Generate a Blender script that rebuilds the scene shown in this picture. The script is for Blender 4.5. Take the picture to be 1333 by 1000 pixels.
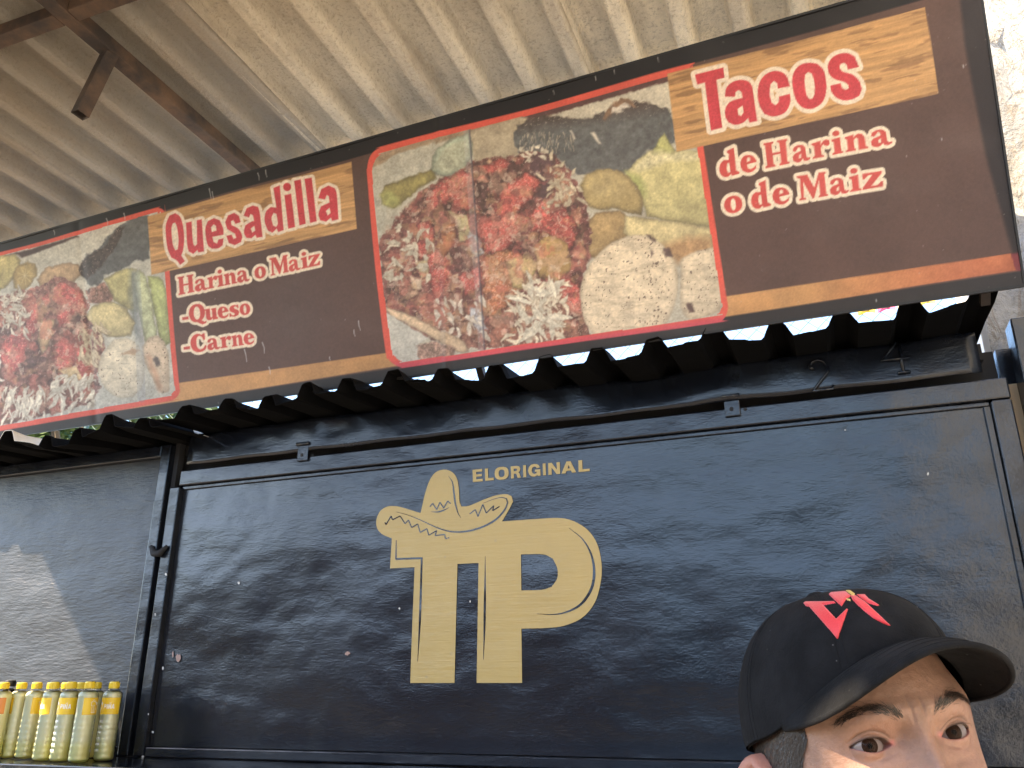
import bpy, bmesh, math, random
import numpy as np
from math import sin, cos, tan, atan2, hypot, pi, sqrt, radians, degrees
from mathutils import Vector, Matrix, geometry
from mathutils.bvhtree import BVHTree

for o in list(bpy.data.objects):
    bpy.data.objects.remove(o, do_unlink=True)
SC = bpy.context.scene
COL = SC.collection
rnd = random.Random(7)

# ------------------------------------------------------------------ camera
F = 1092.18                      # focal length in photograph pixels (1333 wide)
PITCH, ROLL, YAW = radians(20.13), radians(-.16), radians(20.99)
CZ = 1.58
def _axes():
    cp, sp, cy, sy = cos(PITCH), sin(PITCH), cos(YAW), sin(YAW)
    fw = np.array([-sy*cp, cy*cp, sp]); rt = np.array([cy, sy, 0.]); up = np.cross(rt, fw)
    cr, sr = cos(ROLL), sin(ROLL)
    return cr*rt+sr*up, -sr*rt+cr*up, fw
AR, AU, AW = _axes()
CAMP = np.array([0, 0, CZ])
cam = bpy.data.cameras.new('camera'); camo = bpy.data.objects.new('camera', cam); COL.objects.link(camo)
cam.sensor_width = 36; cam.lens = F/1333*36; cam.clip_start = .02; cam.clip_end = 3000
camo.matrix_world = Matrix([[AR[i], AU[i], -AW[i], CAMP[i]] for i in range(3)]+[[0, 0, 0, 1]])
SC.camera = camo

# ------------------------------------------------------------------ sky, sun, exposure
SUN_EL = radians(40)
SUNH = Vector((-1.045, -1, 0)).normalized()
SUNV = Vector((SUNH.x*cos(SUN_EL), SUNH.y*cos(SUN_EL), sin(SUN_EL)))
wd = bpy.data.worlds.new('World'); SC.world = wd; wd.use_nodes = True
wn = wd.node_tree.nodes; bg = wn['Background']
sky = wn.new('ShaderNodeTexSky'); sky.sky_type = 'NISHITA'; sky.sun_disc = False
sky.sun_rotation = atan2(SUNH.x, SUNH.y)
sky.sun_elevation = SUN_EL
sky.altitude = 200; sky.air_density = 1.0; sky.dust_density = .6; sky.ozone_density = 1.5
wd.node_tree.links.new(sky.outputs[0], bg.inputs[0]); bg.inputs[1].default_value = .15
sl = bpy.data.lights.new('sun', 'SUN'); so = bpy.data.objects.new('sun', sl); COL.objects.link(so)
sl.energy = 4.2; sl.angle = radians(.53); sl.color = (1, .79, .52)
so.rotation_euler = (-SUNV).to_track_quat('-Z', 'Y').to_euler(); so.location = (-20, -20, 12)
SC.view_settings.view_transform = 'Standard'; SC.view_settings.look = 'None'
SC.view_settings.gamma = 1; SC.view_settings.use_curve_mapping = False
SC.view_settings.exposure = 2.48
SC.cycles.max_bounces = 10; SC.cycles.transparent_max_bounces = 16; SC.cycles.caustics_reflective = False

# ------------------------------------------------------------------ pixel -> place
def ray(x, y): return (x-666.5)/F*AR-(y-500)/F*AU+AW
def pix(p):
    d = np.asarray(p)-CAMP; z = d@AW
    return np.stack([666.5+F*(d@AR)/z, 500-F*(d@AU)/z], -1)
def atY(x, y, Y): d = ray(x, y); return CAMP+d*(Y/d[1])
def atZ(x, y, Z): d = ray(x, y); return CAMP+d*((Z-CZ)/d[2])
def onplane(x, y, p0, n): d = ray(x, y); return CAMP+d*(((p0-CAMP)@n)/(d@n))

# ------------------------------------------------------------------ object helpers
def tag(o, label=None, cat=None, group=None, kind=None):
    if label: o['label'] = label
    if cat: o['category'] = cat
    if group: o['group'] = group
    if kind: o['kind'] = kind
    return o
def thing(name, loc, label, cat, group=None, rz=0):
    o = bpy.data.objects.new(name, None); COL.objects.link(o); o.location = loc; o.rotation_euler.z = rz
    o.empty_display_size = .1
    bpy.context.view_layer.update()
    return tag(o, label, cat, group)
def root_loc(p):
    v = Vector((0, 0, 0))
    while p is not None:
        v += p.location; p = p.parent
    return v
class MB:
    """collects shapes in world coordinates; build() links ONE mesh object"""
    def __init__(s): s.v = []; s.f = []
    def add(s, vs, fs):
        o = len(s.v); s.v += [tuple(map(float, a)) for a in vs]; s.f += [tuple(i+o for i in f) for f in fs]; return s
    def box(s, lo, hi):
        (a, b, c), (d, e, f) = lo, hi
        return s.add([(a,b,c),(d,b,c),(d,e,c),(a,e,c),(a,b,f),(d,b,f),(d,e,f),(a,e,f)],
                     [(0,3,2,1),(4,5,6,7),(0,1,5,4),(1,2,6,5),(2,3,7,6),(3,0,4,7)])
    def bar(s, p, q, w, h, up=(0,0,1)):
        p, q = Vector(p), Vector(q); d = (q-p).normalized(); u = Vector(up); x = d.cross(u).normalized()*w/2; y = x.cross(d).normalized()*h/2
        vs = [p-x-y, p+x-y, p+x+y, p-x+y, q-x-y, q+x-y, q+x+y, q-x+y]
        return s.add(vs, [(0,3,2,1),(4,5,6,7),(0,1,5,4),(1,2,6,5),(2,3,7,6),(3,0,4,7)])
    def tube(s, path, r, n=8, cap=True):
        path = [Vector(p) for p in path]; rs = r if isinstance(r, (list, tuple)) else [r]*len(path)
        vs = []; fs = []
        u = None
        for i, p in enumerate(path):
            d = (path[min(i+1, len(path)-1)]-path[max(i-1, 0)]).normalized()
            if u is None: u = d.orthogonal().normalized()
            u = (u-d*u.dot(d)).normalized(); w = d.cross(u)
            vs += [p+(u*cos(2*pi*k/n)+w*sin(2*pi*k/n))*rs[i] for k in range(n)]
        for i in range(len(path)-1):
            for k in range(n):
                fs.append((i*n+k, i*n+(k+1) % n, (i+1)*n+(k+1) % n, (i+1)*n+k))
        if cap:
            fs.append(tuple(reversed(range(n)))); fs.append(tuple((len(path)-1)*n+k for k in range(n)))
        return s.add(vs, fs)
    def lathe(s, prof, c=(0,0,0), n=24, close=True):
        vs = [(c[0]+r*cos(2*pi*k/n), c[1]+r*sin(2*pi*k/n), c[2]+z) for r, z in prof for k in range(n)]
        m = len(prof); fs = [(i*n+k, i*n+(k+1) % n, (i+1)*n+(k+1) % n, (i+1)*n+k) for i in range(m-1) for k in range(n)]
        if close: fs += [tuple(reversed(range(n))), tuple((m-1)*n+k for k in range(n))]
        return s.add(vs, fs)
    def grid(s, P):
        P = np.asarray(P, float); a, b = P.shape[:2]
        return s.add(P.reshape(-1, 3), [(i*b+j, i*b+j+1, (i+1)*b+j+1, (i+1)*b+j) for i in range(a-1) for j in range(b-1)])
    def poly(s, loops, f3):
        """flat filled polygon with holes; loops in 2D, f3 maps (x,y)->3D"""
        pts = [p for l in loops for p in l]
        tris = geometry.tessellate_polygon([[Vector((p[0], p[1], 0)) for p in l] for l in loops])
        return s.add([f3(*p) for p in pts], [tuple(t) for t in tris])
    def build(s, name, mat, parent=None, smooth=False, bevel=0, solid=0, loc=None):
        L = root_loc(parent) if parent is not None else Vector(loc or (0,0,0))
        me = bpy.data.meshes.new(name); me.from_pydata([(a-L.x, b-L.y, c-L.z) for a, b, c in s.v], [], s.f); me.update()
        me.materials.append(mat)
        if smooth: me.polygons.foreach_set('use_smooth', [True]*len(me.polygons))
        o = bpy.data.objects.new(name, me); COL.objects.link(o)
        if parent is not None: o.parent = parent
        else: o.location = L
        if solid:
            m = o.modifiers.new('solid', 'SOLIDIFY'); m.thickness = solid; m.offset = 0
        if bevel:
            m = o.modifiers.new('bevel', 'BEVEL'); m.width = bevel; m.segments = 2; m.limit_method = 'ANGLE'
        return o
def fix_normals(o):
    bm = bmesh.new(); bm.from_mesh(o.data); bmesh.ops.recalc_face_normals(bm, faces=bm.faces); bm.to_mesh(o.data); bm.free()
def copy_tree(o, parent=None):
    c = o.copy(); COL.objects.link(c); c.parent = parent
    for ch in o.children: copy_tree(ch, c)
    return c

# ------------------------------------------------------------------ materials
class NT:
    def __init__(s, name):
        s.m = bpy.data.materials.new(name); s.m.use_nodes = True; s.t = s.m.node_tree; s.n = s.t.nodes; s.b = s.n['Principled BSDF']
        s.tc = s.n.new('ShaderNodeTexCoord')
    def l(s, a, b): s.t.links.new(a, b)
    def mapped(s, sc=(1,1,1), rot=(0,0,0)):
        m = s.n.new('ShaderNodeMapping'); m.inputs['Scale'].default_value = sc; m.inputs['Rotation'].default_value = rot
        s.l(s.tc.outputs['Object'], m.inputs[0]); return m.outputs[0]
    def noise(s, scale=5, detail=4, rough=.55, sc=(1,1,1), dist=0, rot=(0,0,0)):
        n = s.n.new('ShaderNodeTexNoise'); n.inputs['Scale'].default_value = scale; n.inputs['Detail'].default_value = detail
        n.inputs['Roughness'].default_value = rough; n.inputs['Distortion'].default_value = dist
        s.l(s.mapped(sc, rot), n.inputs['Vector']); return n.outputs['Fac']
    def voro(s, scale=5, sc=(1,1,1), feature='F1', rand=1):
        n = s.n.new('ShaderNodeTexVoronoi'); n.feature = feature; n.inputs['Scale'].default_value = scale; n.inputs['Randomness'].default_value = rand
        s.l(s.mapped(sc), n.inputs['Vector']); return n.outputs['Distance']
    def ramp(s, fac, stops, interp='LINEAR'):
        r = s.n.new('ShaderNodeValToRGB'); r.color_ramp.interpolation = interp; e = r.color_ramp.elements
        while len(e) < len(stops): e.new(.5)
        for i, (p, c) in enumerate(stops):
            e[i].position = p; e[i].color = (c, c, c, 1) if isinstance(c, (int, float)) else (*c, 1)
        s.l(fac, r.inputs[0]); return r.outputs[0]
    def mix(s, fac, a, b, mode='MIX'):
        m = s.n.new('ShaderNodeMix'); m.data_type = 'RGBA'; m.blend_type = mode
        for sock, v in ((m.inputs['Factor'], fac), (m.inputs['A'], a), (m.inputs['B'], b)):
            pass
        ins = [i for i in m.inputs if i.enabled]
        for i, v in zip((m.inputs[0], m.inputs[6], m.inputs[7]), (fac, a, b)):
            if hasattr(v, 'is_output'): s.l(v, i)
            elif isinstance(v, (int, float)): i.default_value = v if i is m.inputs[0] else (v, v, v, 1)
            else: i.default_value = (*v, 1)
        return m.outputs[2]
    def math(s, op, a, b=0):
        m = s.n.new('ShaderNodeMath'); m.operation = op
        for i, v in zip(m.inputs, (a, b)):
            if hasattr(v, 'is_output'): s.l(v, i)
            else: i.default_value = v
        return m.outputs[0]
    def bump(s, h, strength=.3, dist=.01, prev=None):
        b = s.n.new('ShaderNodeBump'); b.inputs['Strength'].default_value = strength; b.inputs['Distance'].default_value = dist
        s.l(h, b.inputs['Height'])
        if prev is not None: s.l(prev, b.inputs['Normal'])
        return b.outputs[0]
    def set(s, color=None, rough=None, metal=None, normal=None, **kw):
        for k, v in (('Base Color', color), ('Roughness', rough), ('Metallic', metal), ('Normal', normal), *kw.items()):
            if v is None: continue
            i = s.b.inputs[k.replace('_', ' ')] if k.replace('_', ' ') in s.b.inputs else s.b.inputs[k]
            if hasattr(v, 'is_output'): s.l(v, i)
            elif isinstance(v, (tuple, list)): i.default_value = (*v, 1) if len(v) == 3 and i.type == 'RGBA' else v
            else: i.default_value = v
        return s.m
def lin(c):
    c = np.asarray(c, float)/255; return np.where(c <= .04045, c/12.92, ((c+.055)/1.055)**2.4)
def plain(name, color, rough=.5, metal=0, var=.15, scale=20, bump=0, **kw):
    t = NT(name); n = t.noise(scale, 5)
    c = t.mix(n, tuple(max(0, x*(1-var)) for x in color), tuple(min(1, x*(1+var)) for x in color))
    return t.set(c, rough, metal, t.bump(n, bump, .004) if bump else None, **kw)

def enamel(name, seed=0, base=(.0065, .0085, .0135), rlo=.10, rhi=.30, strokes=.45, spec=.5):
    """thick brushed black-blue enamel over dented sheet steel"""
    t = NT(name)
    big = t.noise(1.7+seed*.13, 3, .5, sc=(1, 1, 1.4))
    mid = t.noise(6, 4, .55, sc=(.8, 1, 1.1))
    brush = t.noise(64, 5, .65, sc=(.40, 1, 1.7))
    fine = t.noise(170, 3, .6, sc=(.75, 1, 1.2))
    nrm = t.bump(big, .65, .04); nrm = t.bump(mid, .26, .014, nrm)
    nrm = t.bump(brush, strokes, .0012, nrm); nrm = t.bump(fine, .5, .0008, nrm)
    dust = t.ramp(t.noise(3.1+seed, 6, .65), [(.48, 0), (.78, 1)])
    col = t.mix(t.math('MULTIPLY', dust, .45), base, (.022, .025, .031))
    streak = t.ramp(t.noise(4, 5, .7, sc=(6, 1, .35)), [(.60, 0), (.80, 1)])
    col = t.mix(t.math('MULTIPLY', streak, .18), col, (.04, .041, .045))
    chip = t.ramp(t.math('ADD', t.voro(9), t.math('MULTIPLY', t.noise(40, 2), .09)), [(.05, 1), (.058, 0)])
    keep = t.ramp(t.noise(2.3+seed, 1), [(.47, 0), (.53, 1)])
    col = t.mix(t.math('MULTIPLY', chip, keep), col, (.22, .20, .19))
    rough = t.mix(t.noise(5+seed, 5, .6, sc=(.5, 1, 1)), rlo, rhi)
    return t.set(col, rough, 0, nrm, **{'Specular IOR Level': spec})
# ================================================================== SETTING
t = NT('packed_ground'); g1 = t.noise(.6, 6); g2 = t.noise(40, 4)
M_GROUND = t.set(t.mix(g1, (.19, .165, .13), (.26, .225, .175)), .95, 0, t.bump(g2, .4, .01))
gm = MB().grid([[(x, y, 0) for x in (-1500, -40, -12, 12, 40, 1500)] for y in (-1500, -40, -12, 12, 40, 1500)])
tag(gm.build('ground', M_GROUND), kind='structure')
t = NT('cement'); c1 = t.noise(2, 6); c2 = t.noise(60, 4)
M_CEM = t.set(t.mix(c1, (.06, .055, .05), (.09, .083, .072)), .85, 0, t.bump(c2, .3, .004))
tag(MB().box((-4.0, -2.8, -.2), (-1.2, 4.4, .09)).build('pavement', M_CEM, bevel=.01), kind='structure')
t = NT('pale_concrete'); c1 = t.noise(2, 6); c2 = t.noise(60, 4)
M_PCON = t.set(t.mix(c1, (.13, .118, .10), (.19, .17, .145)), .85, 0, t.bump(c2, .3, .004))
tag(MB().box((-1.195, -2.8, -.2), (5.2, 4.4, .092)).build('bounce_apron', M_PCON, bevel=.01), kind='structure')  # unseen slab added to bounce sunlight up under the canopy

# ------------------------------------------------------------------ canopy roof over the stall
CZR = 3.5; PITCHR = .168
def roof_mat(k, shade_tint, grime):
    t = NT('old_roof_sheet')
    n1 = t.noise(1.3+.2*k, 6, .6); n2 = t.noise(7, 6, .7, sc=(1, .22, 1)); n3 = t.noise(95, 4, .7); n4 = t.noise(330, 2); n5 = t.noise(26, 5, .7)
    c = t.mix(t.ramp(n1, [(.3, 0), (.7, 1)]), tuple(x*.86 for x in shade_tint), shade_tint)
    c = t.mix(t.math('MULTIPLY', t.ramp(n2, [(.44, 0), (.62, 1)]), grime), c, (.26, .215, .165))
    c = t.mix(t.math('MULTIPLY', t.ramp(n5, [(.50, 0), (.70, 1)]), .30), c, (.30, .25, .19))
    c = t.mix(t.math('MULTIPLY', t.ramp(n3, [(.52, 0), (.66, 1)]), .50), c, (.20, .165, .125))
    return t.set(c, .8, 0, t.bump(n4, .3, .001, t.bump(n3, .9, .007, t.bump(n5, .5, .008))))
M_ROOFS = [roof_mat(0, (.76, .66, .49), .5), roof_mat(1, (.60, .525, .40), .6), roof_mat(2, (.30, .272, .228), .7), roof_mat(3, (.26, .237, .205), .6), roof_mat(4, (.46, .41, .34), .6)]  # dimmer light towards the left is put into the darker sheet colours
canopy = thing('canopy_roof', (-2.4, .5, 0), 'cream corrugated canopy roof on rusty steel rafters above the food stall', 'roof')
def rib_down(u):                       # rounded rib bulging below a flat pan, u in periods
    u = u-math.floor(u); d = abs(u-.5)
    return -.062*max(0., min(1., (.21-d)/.085))**.75 if d < .21 else 0.
XR0, XR1 = .46, -3.93
per = 6; nsheet = math.ceil((XR0-XR1)/(PITCHR*per))
for k in range(nsheet):
    x1 = XR0-k*per*PITCHR; x0 = max(XR1, x1-per*PITCHR-.03)
    y0 = -.923
    xs = sorted(set([x0, x1]+[x for x in (x1-(i/22)*PITCHR for i in range(0, per*22+1)) if x > x0]))
    wob = [rnd.uniform(-.003, .003) for _ in range(4)]
    P = []
    for x in xs:
        u = (x-.014)/PITCHR
        row = []
        for j, y in enumerate(np.linspace(y0, 2.36, 15)):
            z = CZR+rib_down(u)+.004*sin(y*1.7+k)*1+wob[0]*sin(3*y+x*2)+.004*(x-x0)
            row.append((x, y, z))
        P.append(row)
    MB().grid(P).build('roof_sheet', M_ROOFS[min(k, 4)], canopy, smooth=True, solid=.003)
t = NT('rusty_steel'); r1 = t.noise(9, 6, .65); r2 = t.noise(70, 4)
M_RUST = t.set(t.mix(t.ramp(r1, [(.38, 0), (.66, 1)]), (.035, .027, .024), (.13, .078, .048)), .75, .2, t.bump(r2, .4, .003))
t = NT('dark_steel'); r1 = t.noise(14, 6, .65)
M_DSTEEL = t.set(t.mix(r1, (.02, .018, .018), (.07, .05, .04)), .6, .3, t.bump(r1, .3, .003))
zb = CZR-.064
XRF = (atZ(68, 0, zb-.045)[0]+atZ(137, 73, zb-.045)[0])/2; YPU = .045+(atZ(0, 36, zb-.045)[1]+atZ(60, 10, zb-.045)[1])/2
for xb in (XRF, -3.85, .38):
    yb = -.74
    MB().box((xb-.024, yb, zb-.050), (xb+.024, 2.34, zb-.004)).build('rafter', M_RUST, canopy, bevel=.003)
MB().box((-3.82, YPU-.022, zb-.048), (XRF-.026, YPU+.022, zb-.003)).build('purlin', M_RUST, canopy, bevel=.003)
MB().box((XRF+.026, YPU-.022, zb-.048), (.352, YPU+.022, zb-.003)).build('purlin', M_RUST, canopy, bevel=.003)
MB().box((-3.9, 2.275, zb-.100), (.44, 2.325, zb-.0505)).build('purlin', M_RUST, canopy, bevel=.003)
bolt = None
for yb_ in (.35, 1.15, 1.98):
    for kx in range(-11, 2, 2):
        xr_ = .014+(kx+.5)*PITCHR
        if xr_ < -3.8: continue
        if bolt is None:
            bolt = MB().lathe([(.013, 0), (.013, -.003), (.006, -.004), (.006, -.012), (.003, -.013)], n=10).build('roof_bolt', M_RUST, canopy)
            bolt_ = bolt
        else:
            bolt_ = bolt.copy(); COL.objects.link(bolt_); bolt_.parent = canopy
        bolt_.location = Vector((xr_+rnd.uniform(-.008, .008), yb_+rnd.uniform(-.03, .03), CZR-.058))-canopy.location
# cut-off hanging piece of square tube
top = np.array([-1.955, 1.58, zb-.05]); p = onplane(132, 76, np.array([0, 0, zb-.050]), np.array([0, 0, 1.])); q0 = p; q0[0] = XRF
dq = ray(104, 150); q1 = CAMP+dq*((q0[1]-.02)/dq[1])
a, b = Vector(q0), Vector(q1); ax = (b-a).normalized(); a = a-ax*.02
xx = ax.cross(Vector((.25, 1, 0))).normalized(); yy = ax.cross(xx).normalized(); w = .019
vs = []
for P_, ww in ((a, w), (b, w), (b-ax*.004, w-.004), (b-ax*.05, w-.004)):
    vs += [P_+xx*sx*ww+yy*sy*ww for sx, sy in ((-1,-1),(1,-1),(1,1),(-1,1))]
m = MB(); m.add(vs, [(i+4*j, (i+1) % 4+4*j, (i+1) % 4+4*j+4, i+4*j+4) for j in range(3) for i in range(4)]+[(12,13,14,15)])
so_ = m.build('tube_stub', M_RUST, canopy); fix_normals(so_)
for (xp, yp, zp) in ((-3.85, -.70, .08), (-3.85, 2.3, .08), (.38, -.70, .08)):
    MB().box((xp-.04, yp-.04, zp), (xp+.04, yp+.04, zb-.03)).build('post', M_RUST, canopy, bevel=.004)
# ================================================================== KIOSK
YW = 2.30
kiosk = thing('food_kiosk', (-1.3, YW, .09), 'black enamelled steel food kiosk with closed shutters, a welded number and a gold hat emblem', 'kiosk')
M_E0, M_E1, M_E2 = enamel('black_enamel', 0), enamel('door_enamel', 1, rlo=.30, rhi=.46, strokes=1.6, spec=.5), enamel('frame_enamel', 2, rlo=.14, rhi=.34)
M_INS = plain('dark_inside', (.02, .02, .022), .9)
def panel_grid(x0, x1, z0, z1, y, amp, seed, nx=60, nz=30):
    r = random.Random(seed); bumps = [(r.uniform(x0, x1), r.uniform(z0, z1), r.uniform(.06, .25), r.uniform(-1, 1)*amp) for _ in range(22)]
    P = []
    for i in range(nz+1):
        row = []
        for j in range(nx+1):
            x = x0+(x1-x0)*j/nx; z = z0+(z1-z0)*i/nz
            e = min(1, 8*min((x-x0)/(x1-x0), (x1-x)/(x1-x0), (z-z0)/(z1-z0), (z1-z)/(z1-z0)))
            d = sum(a*math.exp(-((x-bx)**2+(z-bz)**2)/s**2) for bx, bz, s, a in bumps)
            row.append((x, y+d*e, z))
        P.append(row)
    return P
# body shell
body = MB()
body.box((-3.65, YW+.05, .09), (.50, YW+.09, 1.33)); body.box((-3.65, YW+.09, .09), (-3.61, 3.9, 2.43)); body.box((.46, YW+.09, .09), (.50, 3.9, 2.43)); body.box((-3.61, 3.86, .09), (.46, 3.9, 2.43))
body.build('body_wall', M_E0, kiosk)
MB().box((-3.6, 2.42, 1.3), (.45, 3.85, 1.33)).build('inner_floor', M_INS, kiosk)
MB().box((-3.6, 2.37, 1.34), (.45, 2.40, 2.42)).build('inner_lining', M_INS, kiosk)
# serving shutter with its rails
sh = MB().grid(panel_grid(-2.125, .405, 1.42, 2.262, YW, .00035, 3)).build('serving_shutter', M_E0, kiosk, smooth=True)
MB().box((-2.13, YW-.022, 2.262), (.452, YW+.02, 2.316)).build('top_rail', M_E2, sh, bevel=.004)
MB().box((.405, YW-.022, 1.40), (.452, YW+.02, 2.259)).build('side_rail', M_E2, sh, bevel=.004)
MB().box((-2.168, YW-.022, 1.3895), (-2.126, YW+.02, 2.259)).build('side_rail', M_E2, sh, bevel=.004)
MB().box((-2.124, YW-.018, 1.3895), (.404, YW+.02, 1.418)).build('bottom_rail', M_E2, sh, bevel=.004)
MB().box((-2.124, YW-.008, 2.250), (.404, YW-.001, 2.2615)).build('bead', M_E2, sh, bevel=.002)
MB().box((.389, YW-.010, 1.42), (.4045, YW-.001, 2.249)).build('bead', M_E2, sh, bevel=.002)
riv = MB().lathe([(.0065, 0), (.006, -.003), (.003, -.005)], n=10)
rmesh = None
for i in range(17):
    x = -2.02+i*.148+rnd.uniform(-.02, .02); z = 2.222+rnd.uniform(-.012, .008)
    if rmesh is None:
        r_ = MB().lathe([(.0065, 0), (.006, .003), (.003, .0048)], n=10).build('rivet', M_E2, sh, smooth=True); rmesh = r_
    else:
        r_ = rmesh.copy(); COL.objects.link(r_); r_.parent = sh
    r_.location = Vector((x, YW-.001, z))-kiosk.location; r_.rotation_euler = (pi/2, 0, 0)
for z in (2.10, 1.95, 1.78, 1.62):
    r_ = rmesh.copy(); COL.objects.link(r_); r_.parent = sh; r_.location = Vector((.375, YW-.001, z))-kiosk.location; r_.rotation_euler = (pi/2, 0, 0)
for (hx, hy) in ((394, 591), (953, 531)):
    p = atY(hx, hy, YW-.03)
    h = MB().box((p[0]-.021, YW-.031, p[2]-.024), (p[0]+.021, YW-.0225, p[2]+.030)).build('hinge_plate', M_E2, sh, bevel=.002)
    MB().tube([(p[0]-.024, YW-.033, p[2]+.034), (p[0]+.024, YW-.033, p[2]+.034)], .0065, 10).build('hinge_pin', M_E2, h, smooth=True)
    m = MB(); m.add([(p[0]+.006*cos(a)-.002, YW-.0318, p[2]-.004+.006*sin(a)) for a in np.linspace(0, 2*pi, 12, endpoint=False)], [tuple(range(12))]); m.build('bolt_hole', M_INS, h)
    m = MB(); m.add([(p[0]+.034+.005*cos(a), YW-.0235, p[2]-.006+.005*sin(a)) for a in np.linspace(0, 2*pi, 12, endpoint=False)], [tuple(range(12))]); m.build('bolt_hole', M_INS, h)
for (px_, py_) in ((449, 850), (763, 850), (640, 779), (562, 720), (700, 668), (880, 862), (905, 760), (1010, 690), (320, 905), (505, 905), (378, 985), (455, 968), (960, 640), (1150, 655), (300, 720)):
    q = atY(px_, py_, YW); r_ = rmesh.copy(); COL.objects.link(r_); r_.parent = sh; r_.location = Vector((q[0], YW-.0005, q[2]))-kiosk.location; r_.rotation_euler = (pi/2, 0, 0); r_.scale = (.8, .8, .45)
M_CHIP = plain('bare_primer', (.30, .20, .17), .8); M_CHIPW = plain('bare_white', (.55, .54, .52), .8)
def chip(px_, py_, w_, h_, m_, par, seed):
    r = random.Random(seed); pts = [(px_+w_*cos(a)*r.uniform(.5, 1.1), py_+h_*sin(a)*r.uniform(.5, 1.1)) for a in np.linspace(0, 2*pi, 9, endpoint=False)]
    MB().poly([pts], lambda x, y: tuple(atY(x, y, YW-.0035 if par is sh else YW-.0265))).build('paint_chip', m_, par)
for i, a in enumerate(((232, 857, 3.5, 7), (225, 852, 1.5, 5), (452, 851, 4, 3), (311, 759, 2, 2.5), (1208, 617, 1.5, 2.5), (520, 792, 1.2, 1.8), (612, 783, 1.2, 1.6), (1100, 560, 1.5, 1))): chip(*a, M_CHIP if i < 3 else M_CHIPW, sh, i)
# fascia, dented and bent
P = []
for i in range(9):
    row = []
    for j in range(91):
        x = -2.10+2.50*j/90; z = 2.333+.110*i/8
        d = .016*math.exp(-((x+.42)/.14)**2-((z-2.43)/.05)**2)+.006*math.exp(-((x+1.5)/.05)**2-((z-2.40)/.03)**2)+.004*sin(x*9)*((z-2.333)/.11)
        dz = -.013*math.exp(-((x+.46)/.07)**2)*((i/8)**2)+.004*math.exp(-((x+.33)/.05)**2)*(i/8)+.0015*sin(x*23)
        row.append((x, YW-.028+d-.010*math.exp(-((x+.25)/.12)**2-((z-2.36)/.04)**2), z+dz))
    P.append(row)
fas = MB().grid(P).build('fascia', M_E2, kiosk, smooth=True, solid=.003)
def wall_pt(x, y, Y=YW-.034): return tuple(atY(x, y, Y))
def zc(pts, reg, sc): return [(reg[0]+x/sc, reg[1]+y/sc) for x, y in pts]
rg = (980, 440); ks = 4.76
dig = zc([(350, 165), (372, 200), (352, 180), (362, 150), (400, 135), (440, 145), (465, 175), (460, 215), (425, 260), (392, 305), (375, 330), (440, 322), (495, 315), (497, 292)], rg, ks)
MB().tube([wall_pt(*p) for p in dig], .0042, 8).build('number_two', M_E2, fas, smooth=True)
m = MB(); m.tube([wall_pt(*p) for p in zc([(890, 25), (850, 75), (800, 140), (880, 132), (970, 122)], rg, ks)], .0042, 8)
m.tube([wall_pt(*p) for p in zc([(912, 40), (920, 130), (935, 212)], rg, ks)], .0042, 8); m.tube([wall_pt(*p) for p in zc([(900, 216), (978, 206)], rg, ks)], .0042, 8)
m.build('number_four', M_E2, fas, smooth=True)
# right-hand post and the pale batten behind the gap
MB().box((.480, YW-.05, .09), (.56, YW+.03, 2.46)).build('corner_post', M_E2, kiosk, bevel=.004)
MB().box((.453, YW+.024, 1.34), (.479, YW+.045, 2.31)).build('wood_batten', plain('bare_wood', (.42, .28, .15), .7, scale=8), kiosk)
# left service door
dr = MB().grid(panel_grid(-3.56, -2.232, 1.42, 2.375, YW-.002, .0035, 11)).build('service_door', M_E1, kiosk, smooth=True)
MB().box((-2.230, YW-.024, 1.3895), (-2.188, YW+.02, 2.42)).build('door_stile', M_E2, dr, bevel=.004)
MB().box((-3.60, YW-.024, 1.3895), (-3.561, YW+.02, 2.42)).build('door_stile', M_E2, dr, bevel=.004)
MB().box((-3.560, YW-.022, 2.376), (-2.231, YW+.02, 2.42)).build('door_rail', M_E2, dr, bevel=.004)
MB().box((-3.560, YW-.022, 1.3895), (-2.231, YW+.02, 1.418)).build('door_rail', M_E2, dr, bevel=.004)
p = atY(206, 716, YW-.03)
m = MB(); m.tube([(p[0]-.035, YW-.03, p[2]+.015), (p[0]-.012, YW-.036, p[2]-.012), (p[0]+.01, YW-.034, p[2]-.014), (p[0]+.035, YW-.028, p[2]+.012)], [.006, .012, .012, .005], 8)
m.build('latch', M_INS, dr, smooth=True)
for i, a in enumerate(((186, 985, 2.2, 1.8), (199, 953, 1.6, 2), (212, 870, 1.2, 3), (202, 800, 1, 2.4), (216, 748, 1.6, 3), (193, 930, 1, 2))): chip(*a, M_CHIPW, dr, 40+i)
MB().box((-2.187, YW+.001, .09), (-2.169, YW+.03, 2.43)).build('mullion', M_INS, kiosk)
# counter shelf
M_CNT = enamel('counter_enamel', 4, rlo=.10, rhi=.22, strokes=.2)
CT = 1.388
cnt = MB().box((-3.65, YW-.34, CT-.035), (.52, YW-.0, CT)).build('counter', M_CNT, kiosk, bevel=.004)
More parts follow.
